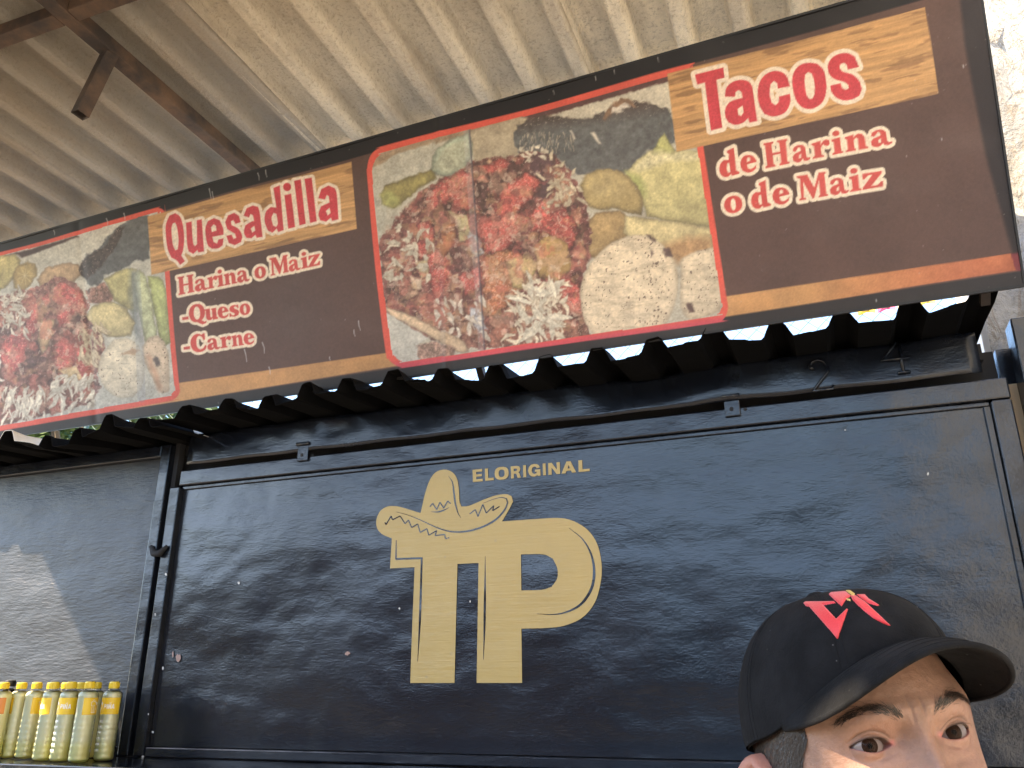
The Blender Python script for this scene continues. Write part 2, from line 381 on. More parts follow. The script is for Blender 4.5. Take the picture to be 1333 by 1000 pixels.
# black ribbed roof of the kiosk
RP = .1555
def rib_up(u):
    u = u-math.floor(u); d = abs(u-.5)
    return .043*max(0., min(1., (.225-d)/.115))**.85 if d < .225 else 0.
M_KROOF = plain('black_roof_sheet', (.0035, .0035, .004), .95, var=.5, scale=12, bump=.3, **{'Specular IOR Level': .12})
M_GALV = plain('weathered_zinc', (.78, .72, .62), .6, var=.15, scale=8, bump=.3)
sheets = ((.425, -1.10), (-1.06, -2.06), (-2.02, -2.65), (-2.60, -3.75))
for si, (xa, xb) in enumerate(sheets):
    n = int((xa-xb)/RP*20); P = []
    for i in range(n+1):
        x = xa+(xb-xa)*i/n; row = []
        for j, y in enumerate((2.055, 2.10, 2.25, 2.6, 3.4, 5.2)):
            z = 2.427+(0, .004, .017, .024, .026, .028)[j]+rib_up((x-.084)/RP+.5)+si % 2*.0045+.006*sin(x*3.1)
            if j < 2: z += .010*math.exp(-((x-.33)/.06)**2)-.012*math.exp(-((x+2.5)/.16)**2)+.007*sin(x*17+si)*(j == 0)
            rb_ = random.Random(int((x-.084)/RP+50.5)*7+3); hgt_ = rib_up((x-.084)/RP+.5)
            z += hgt_*rb_.uniform(-.22, .12)+.004*rb_.uniform(-1, 1)*(j == 0)
            if si >= 2: z += -.012+.006*sin(13*x)
            yy_ = y+(.02*sin(x*7+1) if j == 0 else 0)-(.03 if (j == 0 and si == 3) else 0)
            row.append((x, yy_, z))
        P.append(row)
    MB().grid([r[2:] for r in P] if si < 3 else P).build('roof_sheet', M_GALV, kiosk, solid=.0015); ks_ = MB().grid([[(x, y+.001, z-.0022) for x, y, z in r] for r in P]).build('painted_underside', M_KROOF, bpy.data.objects[[o.name for o in COL.objects if o.name.startswith('roof_sheet') and o.parent == kiosk][-1]], solid=.0015)
MB().box((-3.6, YW+.04, 2.39), (.42, YW+.09, 2.435)).build('roof_beam', M_INS, kiosk)
# gold emblem
t = NT('gold_paint'); gn = t.noise(30, 5, .62, sc=(.16, 1, 2.6), dist=.4); gd = t.ramp(t.noise(5, 6, .65), [(.42, 0), (.75, 1)])
gs = t.ramp(t.voro(14), [(.05, 1), (.075, 0)])
c = t.mix(t.math('MULTIPLY', gd, .35), (.42, .30, .10), (.31, .225, .085)); c = t.mix(t.math('MULTIPLY', gs, .5), c, (.34, .26, .13))
M_GOLD = t.set(c, .42, 0, t.bump(t.noise(7, 4, .6, sc=(.55, 1, 1.3)), .3, .014, t.bump(gn, .45, .003)))
def smooth_loop(pts, closed=True, seg=5, corner=38):
    n = len(pts); out = []
    P_ = [np.array(p, float) for p in pts]
    def is_c(i):
        if not closed and i in (0, n-1): return True
        a = P_[i]-P_[i-1]; b = P_[(i+1) % n]-P_[i]
        an = degrees(abs(atan2(a[0]*b[1]-a[1]*b[0], a@b))); return an > corner
    for i in range(n if closed else n-1):
        p1, p2 = P_[i], P_[(i+1) % n]; p0 = P_[i-1] if not is_c(i) else p1-(p2-p1)*.0-(p2-p1); p3 = P_[(i+2) % n] if not is_c((i+1) % n) else p2+(p2-p1)
        if is_c(i): p0 = p1-(p2-p1)
        if is_c((i+1) % n): p3 = p2+(p2-p1)
        for k in range(seg):
            u = k/seg
            out.append(tuple(.5*(2*p1+(p2-p0)*u+(2*p0-5*p1+4*p2-p3)*u*u+(3*p1-p0-3*p2+p3)*u**3)))
    if not closed: out.append(tuple(P_[-1]))
    return out
LZ = ((470, 580), 3.1245); HZ = ((480, 590), 6.665)
outl = [(125,378),(118,500),(218,495),(208,740),(200,966),(380,966),(386,720),(392,482),(478,478),(474,720),(470,966),(655,966),(652,745),(760,742),(830,732),(900,700),(950,640),(974,560),(978,480),(960,400),(920,342),(860,306),(800,295),(700,300),(573,309),(600,264),(618,228),(612,206),(590,198),(550,203),(500,220),(440,245),(408,248),(400,225),(398,180),(390,135),(370,108),(340,98),(305,108),(280,140),(262,190),(250,240),(242,275),(200,262),(150,248),(110,248),(80,265),(63,300),(65,335),(85,360)]
hol = [(650,443),(740,443),(780,460),(798,500),(798,540),(775,575),(735,587),(652,590)]
G3 = lambda x, y: tuple(atY(x, y, YW-.0021))
emb = MB().poly([smooth_loop(zc(outl, *LZ)), smooth_loop(zc(hol, *LZ))], G3).build('emblem', M_GOLD, sh)
tag(emb, 'gold painted emblem of a sombrero over the letters T and P')
M_LINE = enamel('emblem_line', 5)
def strip(m, pts, w0, wm, w1, f3):
    n = len(pts); L = []; Rr = []
    for i, p in enumerate(pts):
        a = np.array(pts[max(i-1, 0)]); b = np.array(pts[min(i+1, n-1)]); d = (b-a)/max(1e-9, np.hypot(*(b-a))); nn = np.array([-d[1], d[0]])
        u = i/(n-1); w = (w0+(wm-w0)*min(1, u*2.5) if u < .5 else w1+(wm-w1)*min(1, (1-u)*2.5))/2
        L.append(tuple(np.array(p)+nn*w)); Rr.append(tuple(np.array(p)-nn*w))
    m.add([f3(*p) for p in L+Rr], [(i, i+1, n+i+1, n+i) for i in range(n-1)])
L3 = lambda x, y: tuple(atY(x, y, YW-.0025))
m = MB()
strip(m, zc([(143,385),(142,462),(142.1,462)], *LZ), .8, 2, 2.4, L3)
strip(m, zc([(140,462),(249,458)], *LZ), 2.4, 2.4, 2.4, lambda x, y: tuple(atY(x, y, YW-.0027)))
strip(m, smooth_loop(zc([(247,456),(243,600),(238,740),(230,878)], *LZ), False), 2.4, 2.8, .5, L3)
strip(m, smooth_loop(zc([(505,450),(504,600),(502,740),(498,872)], *LZ), False), .4, 2.9, .4, L3)
strip(m, smooth_loop(zc([(845,335),(900,380),(935,440),(948,510),(938,580),(900,640),(850,672),(790,687),(715,685)], *LZ), False), .4, 3.6, .4, L3)
strip(m, smooth_loop(zc([(240,510),(350,540),(470,590),(590,645),(700,678),(800,683),(900,668),(1010,630),(1110,570),(1180,490),(1205,430),(1195,395),(1150,385),(1080,400),(990,435)], *HZ), False), .4, 2.4, .4, L3)
strip(m, smooth_loop(zc([(692,198),(725,250),(738,330),(750,430),(775,520),(800,562)], *HZ), False), .4, 2.2, .4, L3)
def zig(pts, w):
    q = zc(pts, *HZ)
    for i in range(len(q)-1): strip(m, [q[i], q[i+1]], w, w, w, lambda x, y, i=i: tuple(atY(x, y, YW-.0025-.0002*(i % 2))))
zig([(140,600),(150,620),(195,545),(205,578),(272,545),(315,612),(345,580),(372,645),(425,615),(447,688),(505,655),(520,712),(590,672),(575,715),(660,705),(665,742),(700,732)], 1.5)
zig([(530,465),(555,435),(590,490),(618,425),(650,478),(685,415),(710,438)], 1.5)
strip(m, smooth_loop(zc([(538,508),(600,510),(650,495),(697,472)], *HZ), False), .4, 2, .4, L3)
zig([(875,528),(925,490),(948,550),(990,445),(1020,520),(1085,455),(1075,500),(1135,462)], 1.5)
m.build('emblem_lines', M_LINE, sh)
# ELORIGINAL in block capitals; unit boxes, y up
def ell(cx, cy, rx, ry, n=18, sq=2.6):
    return [(cx+rx*math.copysign(abs(cos(a))**(2/sq), cos(a)), cy+ry*math.copysign(abs(sin(a))**(2/sq), sin(a))) for a in np.linspace(0, 2*pi, n, endpoint=False)]
CAPS = {
 'E': [[(0,0),(1,0),(1,.2),(.34,.2),(.34,.41),(.93,.41),(.93,.6),(.34,.6),(.34,.8),(.98,.8),(.98,1),(0,1)]],
 'L': [[(0,0),(1,0),(1,.21),(.35,.21),(.35,1),(0,1)]],
 'O': [ell(.5,.5,.52,.53), ell(.5,.5,.22,.31)],
 'R': [[(0,0),(.29,0),(.29,.37),(.48,.37),(.56,.3),(.66,0),(1,0),(.88,.34),(.76,.45),(.92,.56),(.97,.75),(.86,.94),(.62,1),(0,1)], [(.29,.58),(.55,.58),(.66,.68),(.55,.79),(.29,.79)]],
 'I': [[(0,0),(1,0),(1,1),(0,1)]],
 'G': [[(.55,.55),(.55,.36),(.72,.36),(.66,.24),(.5,.19),(.36,.27),(.29,.5),(.36,.73),(.52,.81),(.66,.76),(.7,.66),(.98,.7),(.88,.9),(.7,1.01),(.5,1.03),(.25,.98),(.07,.8),(0,.5),(.07,.2),(.25,.02),(.45,-.03),(.62,0),(.75,.1),(.78,0),(1,0),(1,.55)]],
 'N': [[(0,0),(.28,0),(.28,.6),(.7,0),(1,0),(1,1),(.72,1),(.72,.4),(.3,1),(0,1)]],
 'A': [[(0,0),(.28,0),(.35,.2),(.65,.2),(.72,0),(1,0),(.64,1),(.36,1)], [(.42,.39),(.58,.39),(.5,.68)]],
 'P': [[(0,0),(.3,0),(.3,.35),(.6,.35),(.9,.45),(1,.68),(.9,.92),(.6,1),(0,1)], [(.3,.56),(.56,.56),(.68,.68),(.56,.8),(.3,.8)]],
}
m = MB(); slots = [455,495,505,540,545,600,610,650,660,672,680,730,740,752,762,810,815,875,885,930]
for ch, xa, xb in zip('ELORIGINAL', slots[0::2], slots[1::2]):
    def f3(u, v):
        zx = xa+(xb-xa)*u; base = 149-(zx-455)*(149-104)/475; hh = 50-(zx-455)*.006
        return tuple(atY(470+(zx-.03*v*hh)/3.1245, 580+(base-v*hh)/3.125, YW-.0021))
    m.poly(CAPS[ch], f3)
tag(m.build('painted_lettering', M_GOLD, sh), 'gold painted words EL ORIGINAL in block capitals')
# ================================================================== MENU BANNER (flat print on canvas)
_t, _d, _y = radians(18.01), radians(-1.23), radians(-3.72)
Xs = np.array([cos(_y), sin(_y), 0]); Nn = np.array([-sin(_y), cos(_y), 0]); Vv = np.array([0, 0, 1.])*cos(_t)-Nn*sin(_t)
SX = Xs*cos(_d)+Vv*sin(_d); SV = Vv*cos(_d)-Xs*sin(_d); SN = np.cross(SX, SV)     # SN points towards the viewer
SB = atY(666, 469.5, 2.08)
U0, U1, V0, V1 = -2.72, 1.270, 0.0, .745

def _hash(ix, iy, s): 
    h = (ix*374761393+iy*668265263+s*1442695041) & 0xffffffff
    h = ((h ^ (h >> 13))*1274126177) & 0xffffffff
    return ((h ^ (h >> 16)) & 0xffff)/65535.
def vnoise(x, y, s=0):
    ix = np.floor(x).astype(np.int64); iy = np.floor(y).astype(np.int64); fx = x-ix; fy = y-iy
    fx = fx*fx*(3-2*fx); fy = fy*fy*(3-2*fy)
    a, b, c, d = _hash(ix, iy, s), _hash(ix+1, iy, s), _hash(ix, iy+1, s), _hash(ix+1, iy+1, s)
    return (a*(1-fx)+b*fx)*(1-fy)+(c*(1-fx)+d*fx)*fy
def fbm(x, y, s=0, o=4):
    r = 0; a = .5; t_ = 0
    for k in range(o):
        r = r+a*vnoise(x, y, s+k*17); t_ += a; x = x*2.03+5.1; y = y*2.03+1.7; a *= .55
    return r/t_
def sdpoly(px, py, poly):
    P_ = np.array(poly, float); n = len(P_); d = np.full(px.shape, 1e18); ins = np.zeros(px.shape, bool)
    for i in range(n):
        ax, ay = P_[i-1]; bx, by = P_[i]; ex, ey = bx-ax, by-ay; L = ex*ex+ey*ey+1e-12
        tt = np.clip(((px-ax)*ex+(py-ay)*ey)/L, 0, 1); d = np.minimum(d, (px-ax-tt*ex)**2+(py-ay-tt*ey)**2)
        if abs(ey) > 1e-12:
            c = ((ay > py) != (by > py)) & (px < ex*(py-ay)/ey+ax); ins ^= c
    d = np.sqrt(d); return np.where(ins, -d, d)
class Print:
    """colour field of the canvas; px,py = layout coordinates measured on the photograph"""
    def __init__(s, px, py):
        s.x, s.y = px, py; s.c = np.zeros((len(px), 3)); s.q = {}
    def sel(s, poly, pad=8):
        P_ = np.array(poly); a = P_.min(0)-pad; b = P_.max(0)+pad
        return np.nonzero((s.x > a[0]) & (s.x < b[0]) & (s.y > a[1]) & (s.y < b[1]))[0]
    def sd(s, loops, idx, warp=0, seed=0):
        x, y = s.x[idx], s.y[idx]
        if warp:
            x, y = x+warp*(fbm(x/7, y/7, seed+3, 3)-.5)*2, y+warp*(fbm(x/7, y/7, seed+71, 3)-.5)*2
        d = sdpoly(x, y, loops[0])
        for h in loops[1:]: d = np.maximum(d, -sdpoly(x, y, h))
        return d
    def lay(s, idx, a, col): s.c[idx] = s.c[idx]*(1-a[:, None])+np.asarray(col)*a[:, None]
    def shape(s, loops, col, grow=0, corner=38, lit=0, soft=.6, warp=0, seed=0, tex=None, alpha=1., shade=0, smooth=True, clip=None, cols=None):
        if smooth: loops = [smooth_loop(l, True, 4, corner) for l in loops]
        idx = s.sel(loops[0], 10+grow)
        if clip is not None: idx = idx[clip[idx]]
        if not len(idx): return
        d = s.sd(loops, idx, warp, seed)-grow
        a = np.clip(.5-d/(2*soft), 0, 1)*alpha
        c = np.tile(np.array(col, float), (len(idx), 1))
        if tex is not None: c = tex(s.x[idx], s.y[idx], c, d)
        if lit:
            P_ = np.array(loops[0]); cx, cy = P_.mean(0); sz = max(4., np.ptp(P_, 0).max()/2); c = c*(1-lit*np.clip(((s.x[idx]-cx)*.45+(s.y[idx]-cy)*.9)/sz, -1, 1))[:, None]
        if shade:
            k = np.clip(1+d/shade, 0, 1)[:, None]; c = c*(1-.42*k**2)
        s.lay(idx, a, np.clip(c, 0, 255))
    def stroke(s, pts, r0, r1, col, alpha=1., clip=None, shade=0):
        pts = np.array(pts, float); pad = max(r0, r1)+2
        idx = np.nonzero((s.x > pts[:, 0].min()-pad) & (s.x < pts[:, 0].max()+pad) & (s.y > pts[:, 1].min()-pad) & (s.y < pts[:, 1].max()+pad))[0]
        if clip is not None: idx = idx[clip[idx]]
        if not len(idx): return
        d = np.full(len(idx), 1e9); n = len(pts)-1
        for i in range(n):
            ax, ay = pts[i]; ex, ey = pts[i+1]-pts[i]; L = ex*ex+ey*ey+1e-9
            tt = np.clip(((s.x[idx]-ax)*ex+(s.y[idx]-ay)*ey)/L, 0, 1)
            d = np.minimum(d, np.hypot(s.x[idx]-ax-tt*ex, s.y[idx]-ay-tt*ey)-(r0+(r1-r0)*(i+tt)/n))
        a = np.clip(.5-d/1.1, 0, 1)*alpha
        c = np.tile(np.array(col, float), (len(idx), 1))
        if shade: c = c*(1-.22*np.clip(1+d/1.2, 0, 1)[:, None])
        s.lay(idx, a, c)

NU, NV = 1480, 300
uu, vv = np.meshgrid(np.linspace(U0, U1, NU), np.linspace(V0, V1, NV)); uu = uu.ravel(); vv = vv.ravel()
POS = SB+uu[:, None]*SX+vv[:, None]*SV
LAY = pix(POS)
pr = Print(LAY[:, 0].copy(), LAY[:, 1].copy()); X, Y = pr.x, pr.y
# --- ground colour: dark brown, black borders, orange foot band
pr.c[:] = (86, 61, 52)
pr.c *= (1+.20*(fbm(X/60, Y/60, 5, 4)-.5)+.10*(fbm(X/3, Y/3, 9, 2)-.5))[:, None]
def band(va, vb, col, ua=-9, ub=9, soft=.0022, alpha=1.):
    a = np.clip(.5+np.minimum(vv-va, vb-vv)/(2*soft), 0, 1)*np.clip(.5+np.minimum(uu-ua, ub-uu)/(2*soft), 0, 1)*alpha
    idx = np.nonzero(a > 0)[0]; c = np.asarray(col, float)
    pr.lay(idx, a[idx], c if c.ndim == 1 else c[idx])
wn1 = fbm(uu*30, vv*600, 31, 3)
wob = lambda base: np.array(base, float)*(1+.18*(fbm(X/25, Y/25, 21, 3)-.5)+.10*(fbm(X/2, Y/2, 27, 2)-.5))[:, None]
def suv(x, y): p_ = onplane(x, y, SB, SN)-SB; return float(p_@SX), float(p_@SV)
foot = [(-160, 553), (-160, 583), (231, 523), (508, 478), (960, 412), (1200, 371), (1325, 352), (1317, 330), (945, 386), (508, 459), (231, 499)]
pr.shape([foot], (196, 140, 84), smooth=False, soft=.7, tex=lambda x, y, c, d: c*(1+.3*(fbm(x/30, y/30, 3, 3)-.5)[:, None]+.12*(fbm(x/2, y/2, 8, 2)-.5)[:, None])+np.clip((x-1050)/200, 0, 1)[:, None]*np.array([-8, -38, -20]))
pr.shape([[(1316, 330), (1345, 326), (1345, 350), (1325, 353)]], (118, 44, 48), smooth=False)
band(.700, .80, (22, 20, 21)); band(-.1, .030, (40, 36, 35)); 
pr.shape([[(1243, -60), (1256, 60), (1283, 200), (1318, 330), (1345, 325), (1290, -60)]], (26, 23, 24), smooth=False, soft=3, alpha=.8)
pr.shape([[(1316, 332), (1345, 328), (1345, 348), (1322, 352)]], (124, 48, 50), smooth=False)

# --- wood strips behind the headings
def woodtex(x, y, c, d):
    a = radians(-14); u_ = x*cos(a)+y*sin(a); v_ = -x*sin(a)+y*cos(a)
    w = v_+6*(fbm(u_/70, v_/25, 41, 3)-.5)
    g = fbm(u_/90, w/2.6, 43, 4); g2 = fbm(u_/24, w/1.4, 47, 3)
    pl = vnoise(np.floor(w/24)*7.3, np.floor(w/24)*3.1, 50)
    k = .80+.40*g+.14*(g2-.5)+.10*(pl-.5)
    c = c*k[:, None]
    dk = np.clip((fbm(u_/40+9, w/6, 55, 3)-.60)/.1, 0, 1)[:, None]
    return c*(1-.32*dk)+np.array([70, 42, 30])*.32*dk
for poly in ([(869, 97), (1204, 11), (1222, 122), (881, 198)], [(192, 282), (457, 211), (465, 298), (198, 358)]):
    pr.shape([poly], (196, 146, 90), smooth=False, soft=.7, tex=woodtex)

# --- food photographs
def tex_meat(sc=1., seed=0, hi=.66):
    def f(x, y, c, d):
        n = fbm(x/(5*sc), y/(5*sc), seed, 4)[:, None]; m_ = fbm(x/(14*sc), y/(14*sc), seed+5, 3)[:, None]; f_ = fbm(x/1.7, y/1.7, seed+9, 2)[:, None]
        c = c*(.30+1.35*n)*(.6+.8*m_)*(.88+.24*f_)
        h = np.clip((fbm(x/2.1, y/2.1, seed+13, 2)-hi)/.08, 0, 1)[:, None]
        return c*(1-.36*h)+np.array([225, 190, 172])*.36*h
    return f
def tex_soft(amp=.25, seed=0, sc=12, fine=.12):
    def f(x, y, c, d):
        return c*(1+amp*2*(fbm(x/sc, y/sc, seed, 4)-.5)+fine*2*(fbm(x/2, y/2, seed+4, 2)-.5))[:, None]
    return f
def tex_salsa(seed=0):
    def f(x, y, c, d):
        n = fbm(x/4, y/4, seed, 3)[:, None]; g_ = fbm(x/1.5, y/1.5, seed+3, 2)[:, None]; m_ = fbm(x/13, y/13, seed+8, 2)[:, None]
        c = c*(.62+.55*n)*(.75+.5*g_)*(.8+.4*m_)
        h = np.clip((fbm(x/1.9, y/1.9, seed+21, 2)-.62)/.09, 0, 1)[:, None]
        c = c*(1-.42*h)+np.array([245, 190, 168])*.42*h
        k = np.clip(1+d/5, 0, 1)[:, None]; return c*(1-.25*k)
    return f
def chunks(n, poly, cols, size, to, clip, seed):
    r = random.Random(seed); P_ = np.array(poly); a = P_.min(0); b = P_.max(0); k = 0
    while k < n:
        x, y = r.uniform(a[0], b[0]), r.uniform(a[1], b[1])
        if sdpoly(np.array([x]), np.array([y]), poly)[0] > 0: continue
        k += 1; s_ = r.uniform(*size); an = r.uniform(0, pi); q = [(x+s_*cos(t_)*cos(an)-s_*.6*sin(t_)*sin(an)*r.uniform(.7, 1.2), y+s_*cos(t_)*sin(an)+s_*.6*sin(t_)*cos(an)*r.uniform(.7, 1.2)) for t_ in np.linspace(0, 2*pi, 7, endpoint=False)]
        c_ = np.array(r.choice(cols))*r.uniform(.75, 1.15)
        pr.shape([[(u+2.0/2.44, v+3.0/2.44) for u, v in to(q)]], (38, 22, 20), soft=2.2, alpha=.45, clip=clip)
        pr.shape([to(q)], c_, soft=1.0, warp=2.5, seed=k+seed, clip=clip, tex=tex_soft(.4, k+seed, 5, .2), shade=4.5)
Z3 = ((460, 80), 2.44)
def z3(p_): return zc(p_, *Z3)
frame_o = z3([(45,375),(44,340),(50,310),(62,290),(82,276),(115,264),(560,150),(1045,15),(1070,20),(1085,40),(1115,290),(1184,740),(1190,775),(1186,802),(1172,822),(1145,832),(600,908),(185,970),(155,972),(130,962),(113,945),(103,915),(70,640)])
frame_i = z3([(62,375),(61,345),(67,322),(77,306),(92,294),(122,282),(560,170),(1035,42),(1055,45),(1064,62),(1096,300),(1165,740),(1170,770),(1166,790),(1155,804),(1130,812),(600,890),(185,951),(160,953),(142,945),(130,930),(122,905),(88,640)])
RED = (226, 84, 66)
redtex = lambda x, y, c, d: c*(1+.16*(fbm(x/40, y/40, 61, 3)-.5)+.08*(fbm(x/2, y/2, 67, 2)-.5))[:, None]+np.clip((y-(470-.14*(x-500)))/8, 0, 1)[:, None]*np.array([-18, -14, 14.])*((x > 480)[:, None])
def clipmask(loop):
    idx = pr.sel(loop, 2); mk = np.zeros(len(X), bool); mk[idx] = sdpoly(X[idx], Y[idx], smooth_loop(loop, True, 4, 75)) < .3; return mk
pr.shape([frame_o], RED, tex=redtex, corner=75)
CL = clipmask(frame_i)
def S(pts, col, **k):
    k.setdefault('warp', 2.5); k.setdefault('clip', CL); k.setdefault('soft', 1.5); k.setdefault('lit', .16 if k.get('shade') else .06); k.setdefault('seed', int(pts[0][0]+pts[0][1]*3))
    pr.shape([z3(pts)], col, **k)
S([(0,0),(1300,0),(1300,1000),(0,1000)], (178,172,152), warp=0, smooth=False, tex=tex_soft(.12, 2, 30))
S([(40,330),(200,230),(560,140),(560,190),(360,235),(150,300),(60,340)], (150,125,95), tex=tex_soft(.2, 4, 10))
S([(370,225),(620,150),(640,200),(545,215),(520,300),(390,330)], (168,154,126), tex=tex_soft(.15, 6, 14))
S([(530,170),(1010,38),(1010,62),(760,135),(560,185)], (62,34,34), tex=tex_soft(.3, 8, 9))
S([(640,190),(700,150),(1010,70),(1010,160),(870,130),(780,170)], (196,188,166), tex=tex_soft(.12, 10, 20))
S([(60,380),(130,300),(260,260),(300,300),(250,360),(120,400),(90,560),(70,560)], (182,180,162), tex=tex_soft(.12, 12, 16))
S([(245,345),(262,290),(310,250),(370,226),(380,290),(360,345),(300,372),(262,362)], (160,176,150), tex=tex_soft(.22, 14, 7), shade=6)
S([(262,345),(275,300),(318,265),(360,250),(364,290),(350,330),(300,355)], (176,182,152), tex=tex_soft(.22, 15, 5), soft=2)
S([(85,420),(110,392),(180,368),(250,345),(268,372),(222,398),(165,442),(130,468),(95,455)], (146,134,66), tex=tex_soft(.3, 16, 8), shade=8)
S([(88,425),(108,405),(140,430),(150,455),(125,466),(97,452)], (156,158,80), soft=3, tex=tex_soft(.2, 17, 6))
def tex_chile(x, y, c, d):
    t_ = np.clip((y-(150+.0*x)-(-.13*(x-690)))/26, 0, 1)[:, None]
    c = np.array([46, 33, 29.])*(1-t_)+np.array([74, 78, 80.])*t_
    n = fbm(x/5, y/5, 91, 4)[:, None]; c = c*(.7+.6*n)
    h = np.clip((fbm(x/3.2, y/1.8, 95, 3)-.66)/.07, 0, 1)[:, None]*(1-t_*.9)
    return c*(1-.6*h)+np.array([190, 178, 160])*.6*h
S([(508,240),(520,205),(560,180),(640,172),(700,180),(760,178),(800,160),(850,118),(875,125),(930,135),(1000,150),(1022,200),(1022,260),(960,300),(880,350),(740,362),(690,350),(640,305),(560,288),(528,298)], (60,58,58), warp=4, tex=tex_chile)
S([(790,180),(815,148),(850,116),(880,122),(900,145),(860,140),(830,160),(800,190)], (120,86,62), tex=tex_soft(.4, 22, 5), warp=3)
S([(825,150),(860,138),(880,142),(850,158),(820,165)], (205,195,180), tex=tex_soft(.3, 24, 4), warp=3)
for q in ([(755,228),(766,226),(788,262),(780,262)], [(688,220),(692,219),(706,246),(702,248)]): S(q, (222,212,190), warp=.8, smooth=False)
for k in range(70):
    a = rnd.uniform(530, 700); b = rnd.uniform(228, 285)-.05*(a-530); S_ = zc([(a, b), (a+rnd.uniform(-6, 6), b+rnd.uniform(8, 20))], *Z3); pr.stroke(S_, .7, .3, (196, 180, 150), rnd.uniform(.25, .75), CL)
S([(865,350),(935,290),(1000,282),(1115,285),(1145,525),(1080,522),(930,492),(915,440),(880,400)], (196,184,118), tex=tex_soft(.16, 26, 18), shade=9, warp=1.5)
S([(868,352),(905,370),(930,400),(925,430),(900,420),(880,395)], (158,166,84), soft=6, tex=tex_soft(.15, 27, 8), warp=2)
S([(945,300),(962,262),(988,228),(1008,262),(1024,292),(1000,312),(965,308)], (182,182,104), tex=tex_soft(.2, 28, 8), shade=6, warp=1.5)
S([(880,345),(935,290),(1100,285),(1105,310),(1000,320),(920,345)], (214,204,152), soft=4, tex=tex_soft(.25, 29, 5), warp=3)
S([(720,395),(740,360),(790,342),(850,350),(905,400),(920,450),(915,490),(870,480),(830,470),(770,472),(735,450)], (166,142,84), tex=tex_soft(.16, 30, 14), shade=9, warp=2)
S([(735,560),(745,510),(780,480),(850,475),(880,500),(870,560),(810,590),(770,630),(748,620)], (166,134,82), tex=tex_soft(.18, 32, 12), shade=9, warp=2)
S([(745,372),(790,356),(840,365),(870,410),(840,440),(780,440),(745,415)], (182,158,98), soft=8, tex=tex_soft(.12, 34, 9), warp=2)
S([(862,490),(1020,508),(1145,528),(1145,592),(1040,612),(960,580),(900,572),(858,545)], (204,186,128), tex=tex_soft(.15, 36, 12), shade=8, warp=1.5)
S([(960,590),(1060,560),(1140,560),(1140,600),(1030,640)], (176,132,84), soft=6, tex=tex_soft(.2, 37, 8))
# filling
S([(84,575),(150,480),(250,392),(340,350),(400,312),(500,305),(560,285),(640,305),(705,380),(745,470),(755,600),(742,660),(718,740),(752,868),(480,905),(300,905),(100,800)], (112,60,54), warp=6, tex=tex_meat(1.4, 101, .70))
S([(380,320),(520,310),(640,300),(640,400),(560,450),(440,480),(385,460)], (78,48,44), warp=5, tex=tex_meat(1.0, 111, .74))
S([(560,300),(610,290),(640,330),(640,420),(600,440),(570,400)], (70,46,50), warp=4, tex=tex_soft(.35, 113, 5))
S([(640,330),(690,380),(720,470),(735,600),(690,560),(660,440)], (150,112,84), warp=5, tex=tex_meat(.9, 117, .64))
S([(200,780),(300,800),(430,800),(600,760),(740,790),(750,870),(480,905),(300,905)], (120,72,58), warp=6, tex=tex_meat(1.2, 119, .68))
chunks(120, [(95,575),(250,400),(400,320),(560,300),(690,380),(740,600),(720,740),(740,860),(480,895),(300,895),(110,780)], [(120,66,56),(92,48,44),(150,92,74),(74,44,42),(168,112,92),(186,142,112)], (10, 26), z3, CL, 900)
for pts in ([(225,430),(280,380),(360,345),(388,360),(372,400),(300,452),(235,490)], [(392,340),(470,306),(508,318),(492,350),(420,362)], [(440,480),(480,400),(550,352),(592,370),(585,410),(530,475),(470,510)],
            [(398,520),(440,500),(520,480),(562,500),(520,560),(480,612),(410,616)], [(555,490),(600,440),(650,450),(700,500),(720,552),(690,605),(620,560),(575,540)],
            [(205,520),(250,500),(262,560),(225,640),(190,610)], [(228,610),(292,590),(312,680),(300,752),(258,760),(235,700)], [(318,680),(402,640),(412,720),(350,750)], [(300,420),(385,400),(380,470),(320,470)], [(640,690),(720,700),(735,800),(690,810),(660,760)]):
    S([(a_+6, b_+9) for a_, b_ in pts], (50,22,22), warp=4, soft=3, alpha=.5); S(pts, (204,80,72), warp=5, tex=tex_salsa(int(pts[0][0])), shade=7)
S([(408,620),(500,600),(585,640),(560,700),(500,772),(440,815),(412,760)], (190,108,70), warp=4, tex=tex_salsa(7), shade=6)
S([(485,640),(560,608),(590,650),(545,722),(505,725)], (188,160,98), warp=3, tex=tex_soft(.25, 121, 7), shade=5)
S([(575,590),(618,548),(680,575),(702,650),(655,705),(592,690)], (170,132,74), warp=3, tex=tex_soft(.22, 123, 9), shade=7)
S([(262,590),(288,520),(326,510),(322,570),(290,628)], (172,98,62), warp=2, tex=tex_soft(.2, 125, 6), shade=4)
S([(300,478),(362,490),(374,560),(335,575),(328,505)], (176,160,112), warp=3, tex=tex_soft(.25, 127, 5))
S([(200,640),(235,620),(240,700),(215,700)], (188,168,120), warp=3, tex=tex_soft(.25, 129, 5))
S([(180,680),(215,690),(218,720),(190,725)], (208,180,150), warp=2, tex=tex_soft(.25, 131, 5))
S([(112,700),(165,700),(180,760),(150,800),(115,770)], (88,58,52), warp=4, tex=tex_meat(.8, 133, .62))
for q in ([(190,760),(215,735),(240,745),(200,805)], [(240,810),(300,770),(320,790),(270,850)], [(430,860),(470,820),(520,850),(460,890)], [(350,770),(400,760),(410,800),(360,810)]): S(q, (150,88,70), warp=2, tex=tex_soft(.25, int(q[0][0]), 6), shade=5)
S([(368,780),(405,790),(425,850),(400,860),(375,830)], (168,170,176), warp=3, tex=tex_soft(.3, 137, 5))
S([(365,540),(400,560),(412,610),(390,620),(370,590)], (150,146,148), warp=3, tex=tex_soft(.4, 139, 4))
